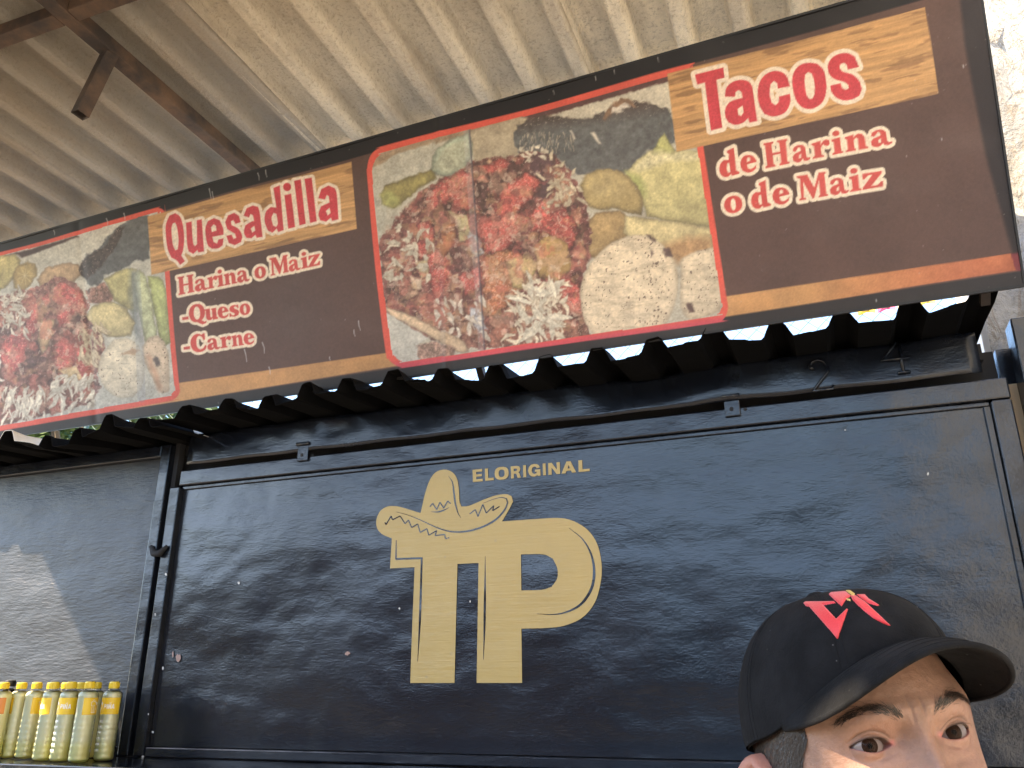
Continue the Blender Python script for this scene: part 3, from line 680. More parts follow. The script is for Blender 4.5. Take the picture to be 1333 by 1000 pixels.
def mottle(poly, to, clip, seed, amt=1.):
    idx = pr.sel(to(poly), 4); idx = idx[clip[idx]]; d = pr.sd([smooth_loop(to(poly), True, 4)], idx, 4, seed); m_ = np.clip(.5-d/6, 0, 1)*amt
    x, y = X[idx]+5*(fbm(X[idx]/8, Y[idx]/8, seed+1, 2)-.5), Y[idx]+5*(fbm(X[idx]/8, Y[idx]/8, seed+2, 2)-.5)
    for (sc, th_, c_, al) in ((19, .55, (214, 164, 132), .75), (15, .56, (198, 84, 72), .7), (12, .61, (58, 30, 30), .75), (9, .62, (232, 208, 180), .8), (11, .62, (186, 140, 84), .6)):
        seed += 11; n = fbm(x/sc, y/sc, seed, 4); a = np.clip((n-th_)/.06, 0, 1)*al*m_; c = np.array(c_)*(.75+.5*fbm(x/3.5, y/3.5, seed+3, 3))[:, None]; pr.c[idx] = pr.c[idx]*(1-a[:, None])+c*a[:, None]
def shreds(n, xr, yr, ln, col, clip, to, ang=None, w=(2.0, 1.1)):
    for k in range(n):
        a = rnd.uniform(*xr); b = rnd.uniform(*yr); an = rnd.uniform(0, 2*pi) if ang is None else rnd.gauss(*ang); l_ = rnd.uniform(*ln); k_ = rnd.uniform(.82, 1.04)
        p1 = np.array((a, b)); d_ = np.array((cos(an), sin(an))); n_ = np.array((-d_[1], d_[0])); bend = rnd.uniform(-.22, .22)*l_; z_ = abs(to([(1, 0)])[0][0]-to([(0, 0)])[0][0])
        wa, wb = w[0]*rnd.uniform(.8, 1.9)/z_, w[1]*rnd.uniform(.6, 1.3)/z_; m_ = p1+d_*l_*.5+n_*bend; e_ = p1+d_*l_
        q = [tuple(p1-n_*wa*.6), tuple(m_-n_*wa), tuple(e_-n_*wb*.5), tuple(e_+n_*wb*.5), tuple(m_+n_*wa), tuple(p1+n_*wa*.6)]
        pr.shape([[(u+.9, v+1.3) for u, v in to(q)]], (70, 42, 34), soft=2.2, alpha=.28, clip=clip)
        pr.shape([to(q)], np.array(col)*k_, soft=.9, warp=1.8, seed=k+int(a), clip=clip, tex=tex_soft(.22, k, 4, .12), shade=0)
mottle([(95,575),(150,485),(250,400),(400,320),(560,300),(690,380),(740,600),(720,740),(740,860),(480,895),(300,895),(110,780)], z3, CL, 700, .55)
shreds(80, (515, 670), (700, 885), (18, 60), (236,220,188), CL, z3)
shreds(26, (545, 640), (690, 860), (50, 85), (232,222,196), CL, z3, w=(2.6, 1.2))
shreds(40, (610, 715), (310, 480), (10, 40), (206,190,156), CL, z3, w=(1.5, .8))
shreds(34, (120, 240), (520, 700), (14, 50), (216,204,178), CL, z3, (2.2, .6))
shreds(26, (260, 420), (740, 880), (18, 50), (222,206,184), CL, z3, (1.3, .5))
shreds(14, (530, 620), (270, 320), (10, 26), (220,208,182), CL, z3, w=(1.6, .9))
S([(100,778),(180,805),(260,845),(350,890),(368,920),(330,922),(240,872),(130,815)], (214,180,140), warp=2, tex=tex_soft(.2, 141, 6), shade=5)
S([(100,795),(160,830),(240,880),(205,895),(212,950),(140,965),(110,930)], (186,184,172), warp=2, tex=tex_soft(.1, 143, 10))
S([(200,905),(260,890),(330,915),(310,945),(215,960)], (140,104,88), warp=3, tex=tex_meat(.7, 145, .7))
def tex_tort(seed):
    def f(x, y, c, d):
        c = c*(1+.12*(fbm(x/16, y/16, seed, 3)-.5)*2+.06*(fbm(x/2.2, y/2.2, seed+3, 2)-.5)*2)[:, None]
        ln_ = np.clip((fbm(x/28, y/3.2, seed+7, 3)-.60)/.09, 0, 1)[:, None]; c = c*(1-.10*ln_)
        b_ = np.clip((fbm(x/2.4, y/3.4, seed+11, 3)-.745+.10*np.clip(1-np.abs(x-(845+.0*y))/25, 0, 1))/.05, 0, 1)[:, None]
        c = c*(1-.75*b_)+np.array([58, 40, 34])*.75*b_
        return c*(1-.22*np.clip(1+d/9, 0, 1)[:, None]**2)
    return f
S([(1040,630),(1080,605),(1150,590),(1180,760),(1150,800),(1070,822),(1040,780)], (214,194,160), warp=1.5, tex=tex_tort(151))
S([(1060,770),(1075,768),(1082,795),(1064,800)], (66,44,40), warp=2)
S([(722,730),(745,660),(800,592),(870,556),(940,556),(1000,602),(1032,680),(1022,770),(985,850),(880,880),(770,880),(732,815)], (226,204,168), warp=1, tex=tex_tort(157))
for q in ([(985,595),(1010,590),(1015,620),(990,622)], [(930,548),(945,550),(958,572),(948,570)], [(946,600),(956,612),(948,625)]): S(q, (60,40,40), warp=3, alpha=.85)
for k in range(16):
    a, b = rnd.uniform(740, 930), rnd.uniform(600, 800); pr.stroke(z3([(a, b), (a+50, b-14), (a+rnd.uniform(70, 120), b-26+rnd.uniform(-8, 8))]), .7, .3, (176, 154, 122), .35, CL)
# canvas join: the strip left of it is duller
idx = np.nonzero(CL & (X < 611+.075*(Y-230)) & (X > 470))[0]; pr.c[idx] = pr.c[idx]*.93+np.array([150, 148, 150])*.05
seam_ = 1

# left photograph, cut by the frame of the picture
Z4 = ((0, 270), 5.554)
def z4(p_): return zc(p_, *Z4)
lf_o = z4([(-900,560),(-860,520),(0,325),(600,160),(1110,6),(1145,4),(1172,14),(1190,36),(1197,70),(1298,1240),(1306,1300),(1300,1345),(1280,1375),(1250,1392),(1195,1408),(0,1618),(-860,1760),(-900,1700)])
lf_i = z4([(-870,575),(-835,548),(0,352),(600,192),(1085,50),(1130,42),(1152,52),(1162,75),(1260,1230),(1268,1290),(1264,1320),(1250,1342),(1225,1358),(1180,1370),(0,1580),(-840,1725),(-868,1680)])
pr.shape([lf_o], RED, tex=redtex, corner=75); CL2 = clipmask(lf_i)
def T(pts, col, **k):
    k.setdefault('warp', 2); k.setdefault('clip', CL2); k.setdefault('soft', 1.3); k.setdefault('lit', .16 if k.get('shade') else .06); k.setdefault('seed', int(pts[0][0]+pts[0][1]*3))
    pr.shape([z4(pts)], col, **k)
T([(-900,0),(1300,0),(1300,1700),(-900,1700)], (190,188,174), warp=0, smooth=False, tex=tex_soft(.12, 202, 24))
T([(0,352),(110,330),(560,205),(575,215),(160,365),(110,340)], (48,32,30), warp=1, tex=tex_soft(.2, 204, 8))
T([(-900,380),(0,350),(0,420),(-400,700),(-900,900)], (160,150,130), warp=3, tex=tex_soft(.3, 205, 16))
T([(270,530),(330,440),(450,405),(570,410),(600,480),(520,560),(400,560),(300,590)], (186,150,108), tex=tex_soft(.2, 206, 8), shade=6)
T([(580,440),(610,370),(700,300),(800,210),(850,150),(960,85),(1070,50),(1090,200),(1085,370),(970,400),(900,450),(760,490),(720,570),(640,560),(590,500)], (46,40,38), warp=3.5, tex=tex_chile)
T([(580,445),(615,370),(760,280),(850,160),(900,140),(860,260),(760,400),(640,520),(590,500)], (44,36,34), warp=3, tex=tex_meat(.7, 208, .74))
T([(-60,420),(0,350),(110,335),(150,380),(140,450),(60,560),(0,610),(-80,600)], (184,170,104), tex=tex_soft(.25, 210, 6), shade=6)
T([(95,500),(130,420),(200,390),(255,410),(265,480),(225,560),(160,610),(110,590)], (166,140,80), tex=tex_soft(.22, 212, 5), shade=6)
for k in range(9):
    a = 2*pi*k/9; pr.stroke(z4([(180, 495), (180+62*cos(a), 495+80*sin(a))]), .7, .3, (205, 185, 130), .55, CL2)
T([(620,600),(760,540),(830,640),(790,700),(640,690)], (120,82,70), tex=tex_meat(.7, 214, .7))
T([(755,520),(900,440),(1000,450),(1000,760),(900,720),(820,660)], (176,168,108), tex=tex_soft(.2, 216, 8), shade=6)
T([(960,480),(1020,455),(1070,540),(1110,690),(1150,1010),(1060,1020),(1010,780)], (188,196,146), tex=tex_soft(.2, 218, 6), shade=7)
T([(1070,500),(1150,500),(1210,600),(1250,980),(1180,1020),(1120,760)], (178,190,112), tex=tex_soft(.18, 220, 7), shade=8)
T([(940,440),(985,500),(1010,800),(1020,960),(960,900),(940,640)], (92,104,100), soft=4, alpha=.7, tex=tex_soft(.3, 222, 6))
T([(600,800),(680,710),(800,685),(920,730),(980,840),(950,930),(820,940),(700,900)], (196,180,124), tex=tex_soft(.18, 224, 9), shade=7)
# filling
T([(-500,900),(-200,700),(0,640),(120,620),(300,560),(430,500),(560,560),(640,700),(620,800),(720,900),(760,1000),(700,1150),(720,1300),(640,1420),(300,1520),(0,1570),(-500,1640)], (116,70,62), warp=5, tex=tex_meat(1.0, 230, .68))
chunks(90, [(0,700),(300,580),(560,580),(640,800),(740,1000),(690,1200),(640,1400),(300,1500),(0,1540),(-300,1500),(-300,800)], [(120,70,62),(98,56,52),(150,98,84),(170,128,112),(80,52,50)], (22, 58), z4, CL2, 950)
for pts in ([(380,600),(440,540),(560,600),(620,690),(600,770),(520,780),(430,680)], [(300,660),(340,630),(370,680),(330,720)], [(230,720),(290,680),(270,900),(200,960),(190,860)], [(420,760),(480,700),(520,760),(520,840),(430,860)],
            [(20,1000),(100,900),(180,900),(205,1000),(140,1180),(60,1210),(15,1130)], [(400,1000),(470,930),(540,1010),(540,1140),(440,1180),(390,1100)], [(540,1020),(620,1000),(660,1110),(650,1270),(580,1290),(560,1150)], [(-200,900),(-60,820),(-40,1000),(-160,1100)]):
    T(pts, (206,86,82), warp=3, tex=tex_salsa(int(abs(pts[0][0]))+300))
T([(300,820),(400,800),(390,930),(320,1060),(280,960)], (186,148,108), tex=tex_soft(.3, 240, 6), shade=5)
T([(440,1180),(560,1150),(590,1240),(500,1280)], (206,178,130), tex=tex_soft(.25, 242, 6))
mottle([(-300,800),(0,700),(300,580),(560,580),(640,800),(740,1000),(690,1200),(640,1400),(300,1500),(0,1540),(-300,1500)], z4, CL2, 800, .55)
shreds(46, (30, 200), (640, 900), (40, 110), (214,204,182), CL2, z4, w=(1.4, .8))
shreds(42, (380, 700), (1180, 1420), (50, 150), (226,218,196), CL2, z4, (1.9, .5), w=(1.6, .9))
shreds(48, (20, 330), (1280, 1500), (50, 150), (230,220,196), CL2, z4, (1.8, .4), w=(1.6, .9))
shreds(40, (560, 720), (820, 1100), (40, 120), (206,186,148), CL2, z4, (1.2, .4), w=(1.5, .8))
shreds(30, (-400, 0), (900, 1500), (50, 150), (222,216,200), CL2, z4)
T([(705,1180),(740,1060),(820,950),(920,940),(1000,1000),(1050,1150),(1030,1300),(960,1370),(860,1375),(770,1320),(720,1240)], (222,208,178), warp=1, tex=tex_tort(250))
T([(1030,1010),(1080,940),(1150,930),(1200,980),(1230,1100),(1230,1330),(1180,1350),(1120,1260),(1050,1120)], (210,184,152), warp=1.2, tex=tex_tort(254))
T([(1110,1090),(1150,1080),(1165,1140),(1130,1150)], (70,60,58), warp=3); T([(1060,1080),(1090,1060),(1180,1300),(1150,1340)], (186,132,98), soft=3, alpha=.7)
T([(870,1070),(950,1020),(1010,1030),(960,1075)], (150,104,70), warp=3, alpha=.6)
pr.stroke(z4([(985, 480), (1010, 900), (1025, 1380)]), 5.5, 5.5, (120, 132, 150), .30)
hz_ = (CL | CL2); pr.c[hz_] *= (.80+.26*fbm(X[hz_]/9, Y[hz_]/9, 501, 3)+.16*fbm(X[hz_]/3, Y[hz_]/3, 511, 2))[:, None]; pr.c[hz_] = pr.c[hz_]*.84+np.array([220, 194, 168])*.16
for poly in ([(192, 282), (457, 211), (465, 298), (198, 358)], [(869, 97), (1204, 11), (1222, 122), (881, 198)]):
    pr.shape([poly], (196, 146, 90), smooth=False, soft=.7, tex=woodtex)

pr.stroke([(611, 160), (632, 470)], 1.3, 1.3, (60, 56, 66), .55, CL); pr.stroke([(607, 160), (628, 470)], 4, 4, (206, 202, 204), .22, CL)
# --- lettering
CREAM = (238, 216, 190); INK = (205, 58, 66)
def letters(glyphs, outline, ink, cream=CREAM, speck=.12):
    """cream outline first (all glyphs fused), then the red faces"""
    for gl in glyphs: pr.shape(gl[:1], cream, grow=outline, smooth=False, soft=.6, tex=lambda x, y, c, d: c*(1+.10*(fbm(x/1.8, y/1.8, 71, 2)-.5)*2)[:, None])
    for gl in glyphs: pr.shape(gl, ink, smooth=False, soft=.6, tex=lambda x, y, c, d: c*(1+speck*2*(fbm(x/1.6, y/1.6, 77, 2)-.5)+.12*(fbm(x/20, y/20, 79, 2)-.5))[:, None])
Z1 = ((890, 50), 4.0); Z2 = ((190, 210), 3.7034)
def G(loops, z, corner=38): return [smooth_loop(zc(l, *z), True, 5, corner) for l in loops]
big = [G([[(60,192),(208,153),(213,207),(172,217),(202,466),(142,481),(112,232),(72,243)]], Z1),
 G([[(215,305),(222,262),(250,232),(290,218),(330,222),(352,242),(362,280),(384,432),(342,441),(336,416),(310,440),(270,452),(235,440),(218,410),(218,368),(240,334),(280,318),(307,312),(302,282),(286,270),(270,282),(268,306)], [(282,368),(306,352),(313,386),(300,406),(285,400)]], Z1),
 G([[(385,290),(395,230),(425,190),(470,170),(515,178),(540,205),(553,250),(490,263),(488,236),(470,222),(452,240),(448,290),(458,335),(478,350),(495,335),(497,305),(554,290),(555,335),(535,380),(500,402),(460,408),(420,395),(395,350)]], Z1),
 G([[(565,225),(575,175),(605,140),(650,127),(695,132),(728,165),(742,220),(742,280),(725,330),(690,360),(650,370),(610,355),(580,310)], [(630,235),(632,190),(648,175),(668,185),(680,230),(682,285),(672,315),(655,318),(638,290)]], Z1),
 G([[(750,150),(765,110),(800,85),(850,77),(890,95),(913,150),(855,163),(850,140),(835,128),(815,135),(812,155),(830,175),(880,190),(915,225),(928,265),(915,300),(880,318),(835,325),(795,310),(770,280),(762,248),(818,235),(825,260),(842,270),(860,262),(858,245),(835,228),(790,215),(760,190)]], Z1)]
letters(big, 5.6, INK)
que = [[[(95,340),(97,300),(112,262),(140,250),(165,270),(180,320),(185,380),(180,430),(172,455),(190,482),(168,500),(150,478),(125,465),(105,420)],[(122,330),(128,300),(140,295),(150,320),(158,380),(155,425),(143,430),(130,400)]],
 [[(193,297),(220,290),(228,390),(238,410),(248,400),(246,285),(270,280),(282,435),(255,440),(250,428),(230,447),(208,435),(200,400)]],
 [[(288,330),(300,290),(330,275),(358,285),(375,325),(376,355),(322,365),(328,390),(345,398),(352,378),(376,372),(372,405),(350,420),(320,422),(298,400)],[(315,320),(328,305),(340,312),(343,335),(320,342)]],
 [[(385,295),(400,262),(430,250),(452,265),(460,295),(435,303),(425,285),(413,290),(415,308),(450,328),(466,360),(460,390),(430,405),(402,395),(390,360),(415,355),(425,375),(438,370),(432,350),(395,328)]],
 [[(475,264),(490,228),(520,215),(545,222),(553,255),(564,365),(536,370),(530,355),(510,372),(487,370),(475,345),(482,310),(512,292),(525,290),(520,262),(508,255),(500,272)],[(508,325),(525,312),(530,335),(515,345)]],
 [[(575,290),(582,245),(605,222),(632,225),(618,130),(648,118),(666,332),(640,342),(632,325),(612,345),(590,335)],[(608,275),(618,250),(632,255),(638,300),(630,318),(615,310)]],
 [[(683+19*cos(a), 125+20*sin(a)) for a in np.linspace(0, 2*pi, 10, endpoint=False)]], [[(670,165),(702,157),(721,318),(688,326)]], [[(716,95),(747,88),(772,302),(742,310)]], [[(765,85),(799,79),(825,290),(793,298)]],
 [[(832,178),(845,135),(880,117),(910,130),(920,160),(930,280),(899,288),(893,272),(870,292),(842,285),(833,255),(845,218),(880,202),(886,200),(882,170),(872,162),(863,185)],[(868,240),(886,225),(892,250),(878,262)]]]
letters([G(g, Z2) for g in que], 4.0, INK)
# fat serif lower-case set, unit boxes (x 0..1, y up: 0 base, .64 x-height, 1 cap height)
SER = {
 'H': [[(0,0),(.42,0),(.42,.07),(.34,.1),(.34,.46),(.66,.46),(.66,.1),(.58,.07),(.58,0),(1,0),(1,.07),(.93,.1),(.93,.9),(1,.93),(1,1),(.58,1),(.58,.93),(.66,.9),(.66,.55),(.34,.55),(.34,.9),(.42,.93),(.42,1),(0,1),(0,.93),(.07,.9),(.07,.1),(0,.07)]],
 'M': [[(0,0),(.24,0),(.24,.06),(.17,.09),(.2,.72),(.46,0),(.52,0),(.74,.68),(.74,.1),(.68,.06),(.68,0),(1,0),(1,.06),(.95,.1),(.95,.9),(1,.93),(1,1),(.76,1),(.56,.42),(.36,1),(0,1),(0,.93),(.1,.88),(.07,.09),(0,.06)]],
 'a': [[(.05,.47),(.12,.6),(.35,.66),(.6,.64),(.75,.52),(.78,.14),(.86,.08),(1,.1),(.97,.02),(.8,-.03),(.62,.0),(.56,.09),(.42,-.01),(.22,-.02),(.04,.07),(.02,.22),(.15,.34),(.38,.39),(.5,.42),(.48,.54),(.38,.58),(.3,.5),(.18,.41)], [(.36,.14),(.48,.12),(.5,.3),(.38,.26)]],
 'e': [[(0,.3),(.08,.53),(.28,.65),(.55,.66),(.8,.58),(.97,.4),(.98,.33),(.4,.30),(.44,.14),(.58,.09),(.78,.13),(.95,.22),(.9,.08),(.66,-.02),(.38,-.02),(.12,.08)], [(.42,.4),(.62,.42),(.62,.53),(.52,.58),(.43,.52)]],
 'd': [[(0,.3),(.08,.53),(.28,.65),(.52,.62),(.56,.84),(.46,.92),(.5,.99),(.84,1.06),(.84,.16),(1,.07),(.98,0),(.6,-.02),(.56,.07),(.42,-.02),(.22,-.01),(.06,.1)], [(.38,.3),(.42,.5),(.54,.5),(.54,.13),(.42,.12)]],
 'r': [[(0,0),(.6,0),(.6,.06),(.5,.1),(.5,.38),(.62,.5),(.7,.44),(.86,.40),(.98,.48),(.96,.62),(.8,.67),(.62,.62),(.5,.5),(.5,.66),(.02,.62),(.02,.55),(.14,.5),(.14,.1),(0,.06)]],
 'i': [[(0,0),(1,0),(1,.06),(.84,.1),(.84,.66),(.02,.62),(.02,.55),(.22,.5),(.22,.1),(0,.06)], None, [(.5+.34*cos(a), .84+.115*sin(a)) for a in np.linspace(0, 2*pi, 10, endpoint=False)]],
 'n': [[(0,0),(.46,0),(.46,.06),(.4,.1),(.4,.44),(.5,.52),(.58,.46),(.58,.0),(1,0),(1,.06),(.9,.1),(.88,.46),(.78,.62),(.62,.66),(.5,.62),(.4,.54),(.4,.66),(.02,.62),(.02,.55),(.1,.5),(.1,.1),(0,.06)]],
 'o': [ell(.5,.32,.5,.345,16,2.1), ell(.5,.32,.14,.24,12,2)],
 'z': [[(0,0),(.95,0),(1,.22),(.9,.24),(.72,.11),(.42,.11),(.98,.58),(.98,.66),(.06,.66),(.02,.44),(.12,.42),(.3,.55),(.5,.55),(0,.08)]],
 'Q': [[(0,.5),(.08,.8),(.28,.98),(.5,1.02),(.74,.98),(.92,.8),(1,.5),(.92,.22),(.76,.05),(.92,-.06),(1.05,-.02),(1.02,-.14),(.8,-.2),(.6,-.1),(.48,-.02),(.26,.02),(.08,.2)], ell(.5,.5,.2,.38,14,2)],
 'C': [[(0,.5),(.08,.8),(.28,.98),(.52,1.02),(.72,.94),(.82,1.0),(.92,1.0),(.92,.64),(.82,.62),(.72,.82),(.56,.9),(.42,.8),(.36,.5),(.42,.22),(.58,.1),(.76,.16),(.9,.32),(.98,.26),(.9,.08),(.66,-.03),(.36,-.02),(.1,.16)]],
 'u': [[(0,.64),(.42,.66),(.42,.18),(.5,.12),(.58,.18),(.58,.55),(.5,.6),(.52,.64),(.9,.66),(.9,.14),(1,.08),(1,0),(.6,-.02),(.58,.08),(.44,-.02),(.24,-.01),(.1,.12),(.1,.55),(0,.58)]],
 's': [[(.05,.2),(.04,0),(.14,0),(.2,.03),(.5,-.03),(.85,.04),(.97,.2),(.88,.34),(.56,.44),(.5,.53),(.62,.58),(.78,.52),(.84,.44),(.92,.46),(.92,.65),(.83,.66),(.76,.63),(.5,.67),(.18,.6),(.06,.45),(.16,.3),(.46,.2),(.54,.12),(.44,.06),(.26,.1),(.14,.22)]],
 '-': [[(0,.22),(1,.22),(1,.38),(0,.38)]],
}
def serif(word, slots, z, base, cap, up, outline):
    gl = []
    (x0, y0), (x1, y1) = base
    for ch, (a, b) in zip(word, slots):
        def mp(l):
            q = []
            for u, v in l:
                zx = a+(b-a)*u; zy = y0+(y1-y0)*(zx-x0)/(x1-x0)-v*cap*(1-.05*(zx-x0)/(x1-x0)); q.append((zx-up*v*cap, zy))
            return smooth_loop(zc(q, *z), True, 3, 42)
        L = SER[ch]
        if ch == 'i': gl.append([mp(L[0])]); gl.append([mp(L[2])])
        else: gl.append([mp(l) for l in L])
    letters(gl, outline, (208, 72, 64), (240, 218, 188), .05)
serif('deHarina', [(190,292),(300,386),(428,552),(570,662),(672,770),(776,832),(845,962),(975,1088)], Z1, ((190,726),(1090,548)), 132, .10, 4.6)
serif('odeMaiz', [(215,310),(356,456),(468,558),(603,752),(763,862),(868,925),(934,1042)], Z1, ((215,915),(1045,772)), 130, .10, 4.6)
serif('HarinaoMaiz', [(163,238),(240,302),(302,350),(348,378),(380,440),(440,500),(525,580),(602,690),(690,748),(752,786),(788,845)], Z2, ((165,646),(845,500)), 86, .08, 3.6)
serif('-Queso', [(183,213),(216,292),(290,350),(350,402),(402,452),(453,503)], Z2, ((185,785),(505,735)), 84, .08, 3.6)
serif('-Carne', [(190,220),(224,300),(300,360),(362,416),(416,472),(472,524)], Z2, ((190,928),(525,878)), 84, .08, 3.6)
# --- wear: scratches, tape marks, faded dust
for (a, b, l_) in ((273,246,13),(277,250,10),(337,226,9),(347,222,9),(318,455,16),(341,446,14),(350,478,9),(468,418,12),(462,430,8),(430,465,4),(1040,3,4),(1012,22,5),(955,32,4),(857,76,6),(800,92,5),(775,100,5),(720,118,5),(140,285,8),(162,278,8),(70,300,6),(1253,85,4),(1225,180,3),(1140,390,3)):
    pr.stroke([(a, b), (a+l_*.12+rnd.uniform(-1, 1), b+l_*.5), (a+l_*.2, b+l_)], .7, .4, (190, 188, 186), .75)
for k in range(260):
    a, b = rnd.uniform(-100, 1330), rnd.uniform(0, 580); pr.stroke([(a, b), (a+rnd.uniform(-1, 1), b+rnd.uniform(0, 1.5))], .5, .35, (196, 188, 180), rnd.uniform(.2, .6))
fade = np.clip((fbm(X/90, Y/60, 301, 4)-.45)/.35, 0, 1)[:, None]*.07
pr.c = pr.c*(1-fade)+np.array([176, 168, 160])*fade
wv = (.94+.08*(fbm(X/1.3, Y/1.3, 311, 1)))[:, None]; pr.c = np.clip(pr.c*wv, 0, 250)
lum = pr.c.mean(1, keepdims=True); pr.c = (pr.c*.92+lum*.08)*.93+np.array([15, 14, 14])       # sun-faded inks
ALB = np.clip(lin(pr.c)*.90, .003, .9)
me = bpy.data.meshes.new('printed_canvas')
sag = .004*np.sin(uu*9)*np.sin(vv*6)+.0035*np.exp(-((uu+.02-.09*vv+.19)/.012)**2)-.003*np.exp(-((uu+1.66)/.02)**2)
banner = thing('menu_banner', tuple(SB), 'long brown Tacos and Quesadilla menu banner with two food photographs above the kiosk', 'banner')
VV = POS+SN*(sag[:, None]+.002)-SB
me.vertices.add(len(VV)); me.vertices.foreach_set('co', VV.ravel())
ii = (np.arange(NV-1)[:, None]*NU+np.arange(NU-1)[None, :]).ravel(); Q = np.stack([ii, ii+1, ii+NU+1, ii+NU], 1).astype(np.int32)
me.loops.add(Q.size); me.loops.foreach_set('vertex_index', Q.ravel()); me.polygons.add(len(Q))
me.polygons.foreach_set('loop_start', np.arange(0, Q.size, 4, dtype=np.int32)); me.polygons.foreach_set('loop_total', np.full(len(Q), 4, np.int32))
me.update(); me.validate()
ca = me.color_attributes.new('print', 'FLOAT_COLOR', 'POINT'); ca.data.foreach_set('color', np.concatenate([ALB, np.ones((len(ALB), 1))], 1).ravel().astype(np.float32))
me.polygons.foreach_set('use_smooth', [True]*len(me.polygons))
t = NT('banner_print'); at = t.n.new('ShaderNodeAttribute'); at.attribute_name = 'print'
wv1 = t.noise(420, 2); M_PRINT = t.set(at.outputs['Color'], .55, 0, t.bump(wv1, .25, .0008), **{'Specular IOR Level': .35})
me.materials.append(M_PRINT)
cv = bpy.data.objects.new('printed_canvas', me); COL.objects.link(cv); cv.parent = banner
M_BB = plain('banner_back', (.30, .29, .27), .7)
sp = lambda u_, v_, n_: SB+u_*SX+v_*SV+n_*SN
def sbox(u0, u1, v0, v1, n0, n1):
    vs = [sp(*q) for q in ((u0,v0,n0),(u1,v0,n0),(u1,v1,n0),(u0,v1,n0),(u0,v0,n1),(u1,v0,n1),(u1,v1,n1),(u0,v1,n1))]
    return MB().add(vs, [(0,3,2,1),(4,5,6,7),(0,1,5,4),(1,2,6,5),(2,3,7,6),(3,0,4,7)])
sbox(U0, U1, V0, V1, -.008, -.0055).build('backing_sheet', M_BB, banner)
M_BLK = plain('black_edge', (.012, .012, .013), .55)
for a in ((U0-.004, U1+.004, V1, V1+.006, -.02, .004), (U0-.004, U1+.004, V0-.006, V0, -.02, .004), (U1+.0005, U1+.005, V0+.0005, V1-.0005, -.02, .004), (U0-.005, U0-.0005, V0+.0005, V1-.0005, -.02, .004)):
    sbox(*a).build('edge_trim', M_BLK, banner)
for u_ in (-2.6, -1.3, 0, 1.2): sbox(u_-.015, u_+.015, V0+.01, V1-.01, -.04, -.0085).build('frame_tube', M_DSTEEL, banner)
for u_ in (-2.6, -.12, 1.2):
    p = sp(u_, V0+.02, -.03); MB().bar(p, (p[0], p[1]+.05, 2.44), .02, .02, up=(1, 0, 0)).build('support_leg', M_DSTEEL, banner)
# ================================================================== BACKGROUND
t = NT('rough_plaster'); a1 = t.noise(3.2, 7, .7); a2 = t.noise(26, 6, .7); cr = t.ramp(t.noise(2.2, 8, .75, sc=(2.4, 2.4, .8), dist=1.2), [(.50, 1), (.515, .0), (.53, 0), (.55, 1)])
c = t.mix(t.ramp(a1, [(.35, 0), (.62, 1)]), (.13, .13, .13), (.34, .345, .35)); c = t.mix(t.math('MULTIPLY', t.math('SUBTRACT', 1, cr), .6), c, (.16, .13, .10))
M_PLA = t.set(c, .9, 0, t.bump(a2, .7, .02, t.bump(a1, .8, .06)))
M_LIME = plain('limewash', (.74, .72, .68), .9, bump=.3, scale=9)
P = []
for i in range(61):
    z = 4.6*i/60; row = []
    for j in range(31):
        x = .505+1.4*j/30; row.append((x, 2.72+.05*sin(z*5+x*3)*sin(x*9)+.03*sin(z*11.3+j)+.022*rnd.uniform(-1, 1), z))
    P.append(row)
pw = thing('plaster_wall', (1.2, 2.9, 0), 'rough white peeling plaster wall beside the end of the menu banner', 'wall')
MB().grid(P).build('wall_face', M_PLA, pw, smooth=True)
MB().box((.51, 2.80, 0), (1.9, 3.1, 4.59)).build('wall_core', M_LIME, pw)
MB().box((1.05, -2.3, 0), (1.9, 2.66, 4.3)).build('bounce_side_wall', M_LIME, pw)  # out of view, added to throw sunlight back onto the roof underside

M_LEAF = plain('leaf', (.075, .13, .03), .5, var=.5, scale=6, **{'Transmission Weight': 0.})
M_BARK = plain('bark', (.10, .075, .05), .9, bump=.6)
def tree(x, y, h, r, label, seed, nleaf=5200):
    R_ = random.Random(seed); tr = thing('leafy_tree', (x, y, 0), label, 'tree', 'trees behind the stall')
    m = MB(); m.tube([(x, y, 0), (x+.05, y, h*.3), (x-.05, y+.05, h*.62), (x, y, h*.9)], [.16, .12, .08, .02], 9)
    cl = []
    for k in range(16):
        a = R_.uniform(0, 2*pi); e = R_.uniform(.1, 1.2); d = r*R_.uniform(.55, .95); c_ = Vector((x+d*cos(a)*cos(e), y+d*sin(a)*cos(e), h*.62+d*sin(e)*.8)); cl.append((c_, r*R_.uniform(.28, .45)))
        m.tube([(x, y, h*R_.uniform(.35, .6)), ((x+c_.x)/2, (y+c_.y)/2, (h*.5+c_.z)/2+.1), tuple(c_)], [.05, .03, .01], 6)
    m.build('trunk', M_BARK, tr, smooth=True)
    m = MB()
    for k in range(nleaf):
        c_, rr = R_.choice(cl); d = Vector((R_.gauss(0, 1), R_.gauss(0, 1), R_.gauss(0, 1))).normalized()*rr*R_.uniform(.5, 1.05); p_ = c_+d
        u_ = Vector((R_.gauss(0, 1), R_.gauss(0, 1), R_.gauss(0, .6))).normalized(); w_ = u_.orthogonal().normalized(); s_ = R_.uniform(.05, .09)
        m.add([p_-u_*s_, p_+w_*s_*.45, p_+u_*s_, p_-w_*s_*.45], [(0, 1, 2, 3)])
    m.build('crown', M_LEAF, tr)
tree(-8.3, 7.2, 6.6, 1.9, 'bright green leafy tree glimpsed under the Quesadilla end of the banner', 1)
tree(-11.2, 8.4, 7.2, 2.1, 'bushy green tree rising behind the far end of the kiosk roof', 2)

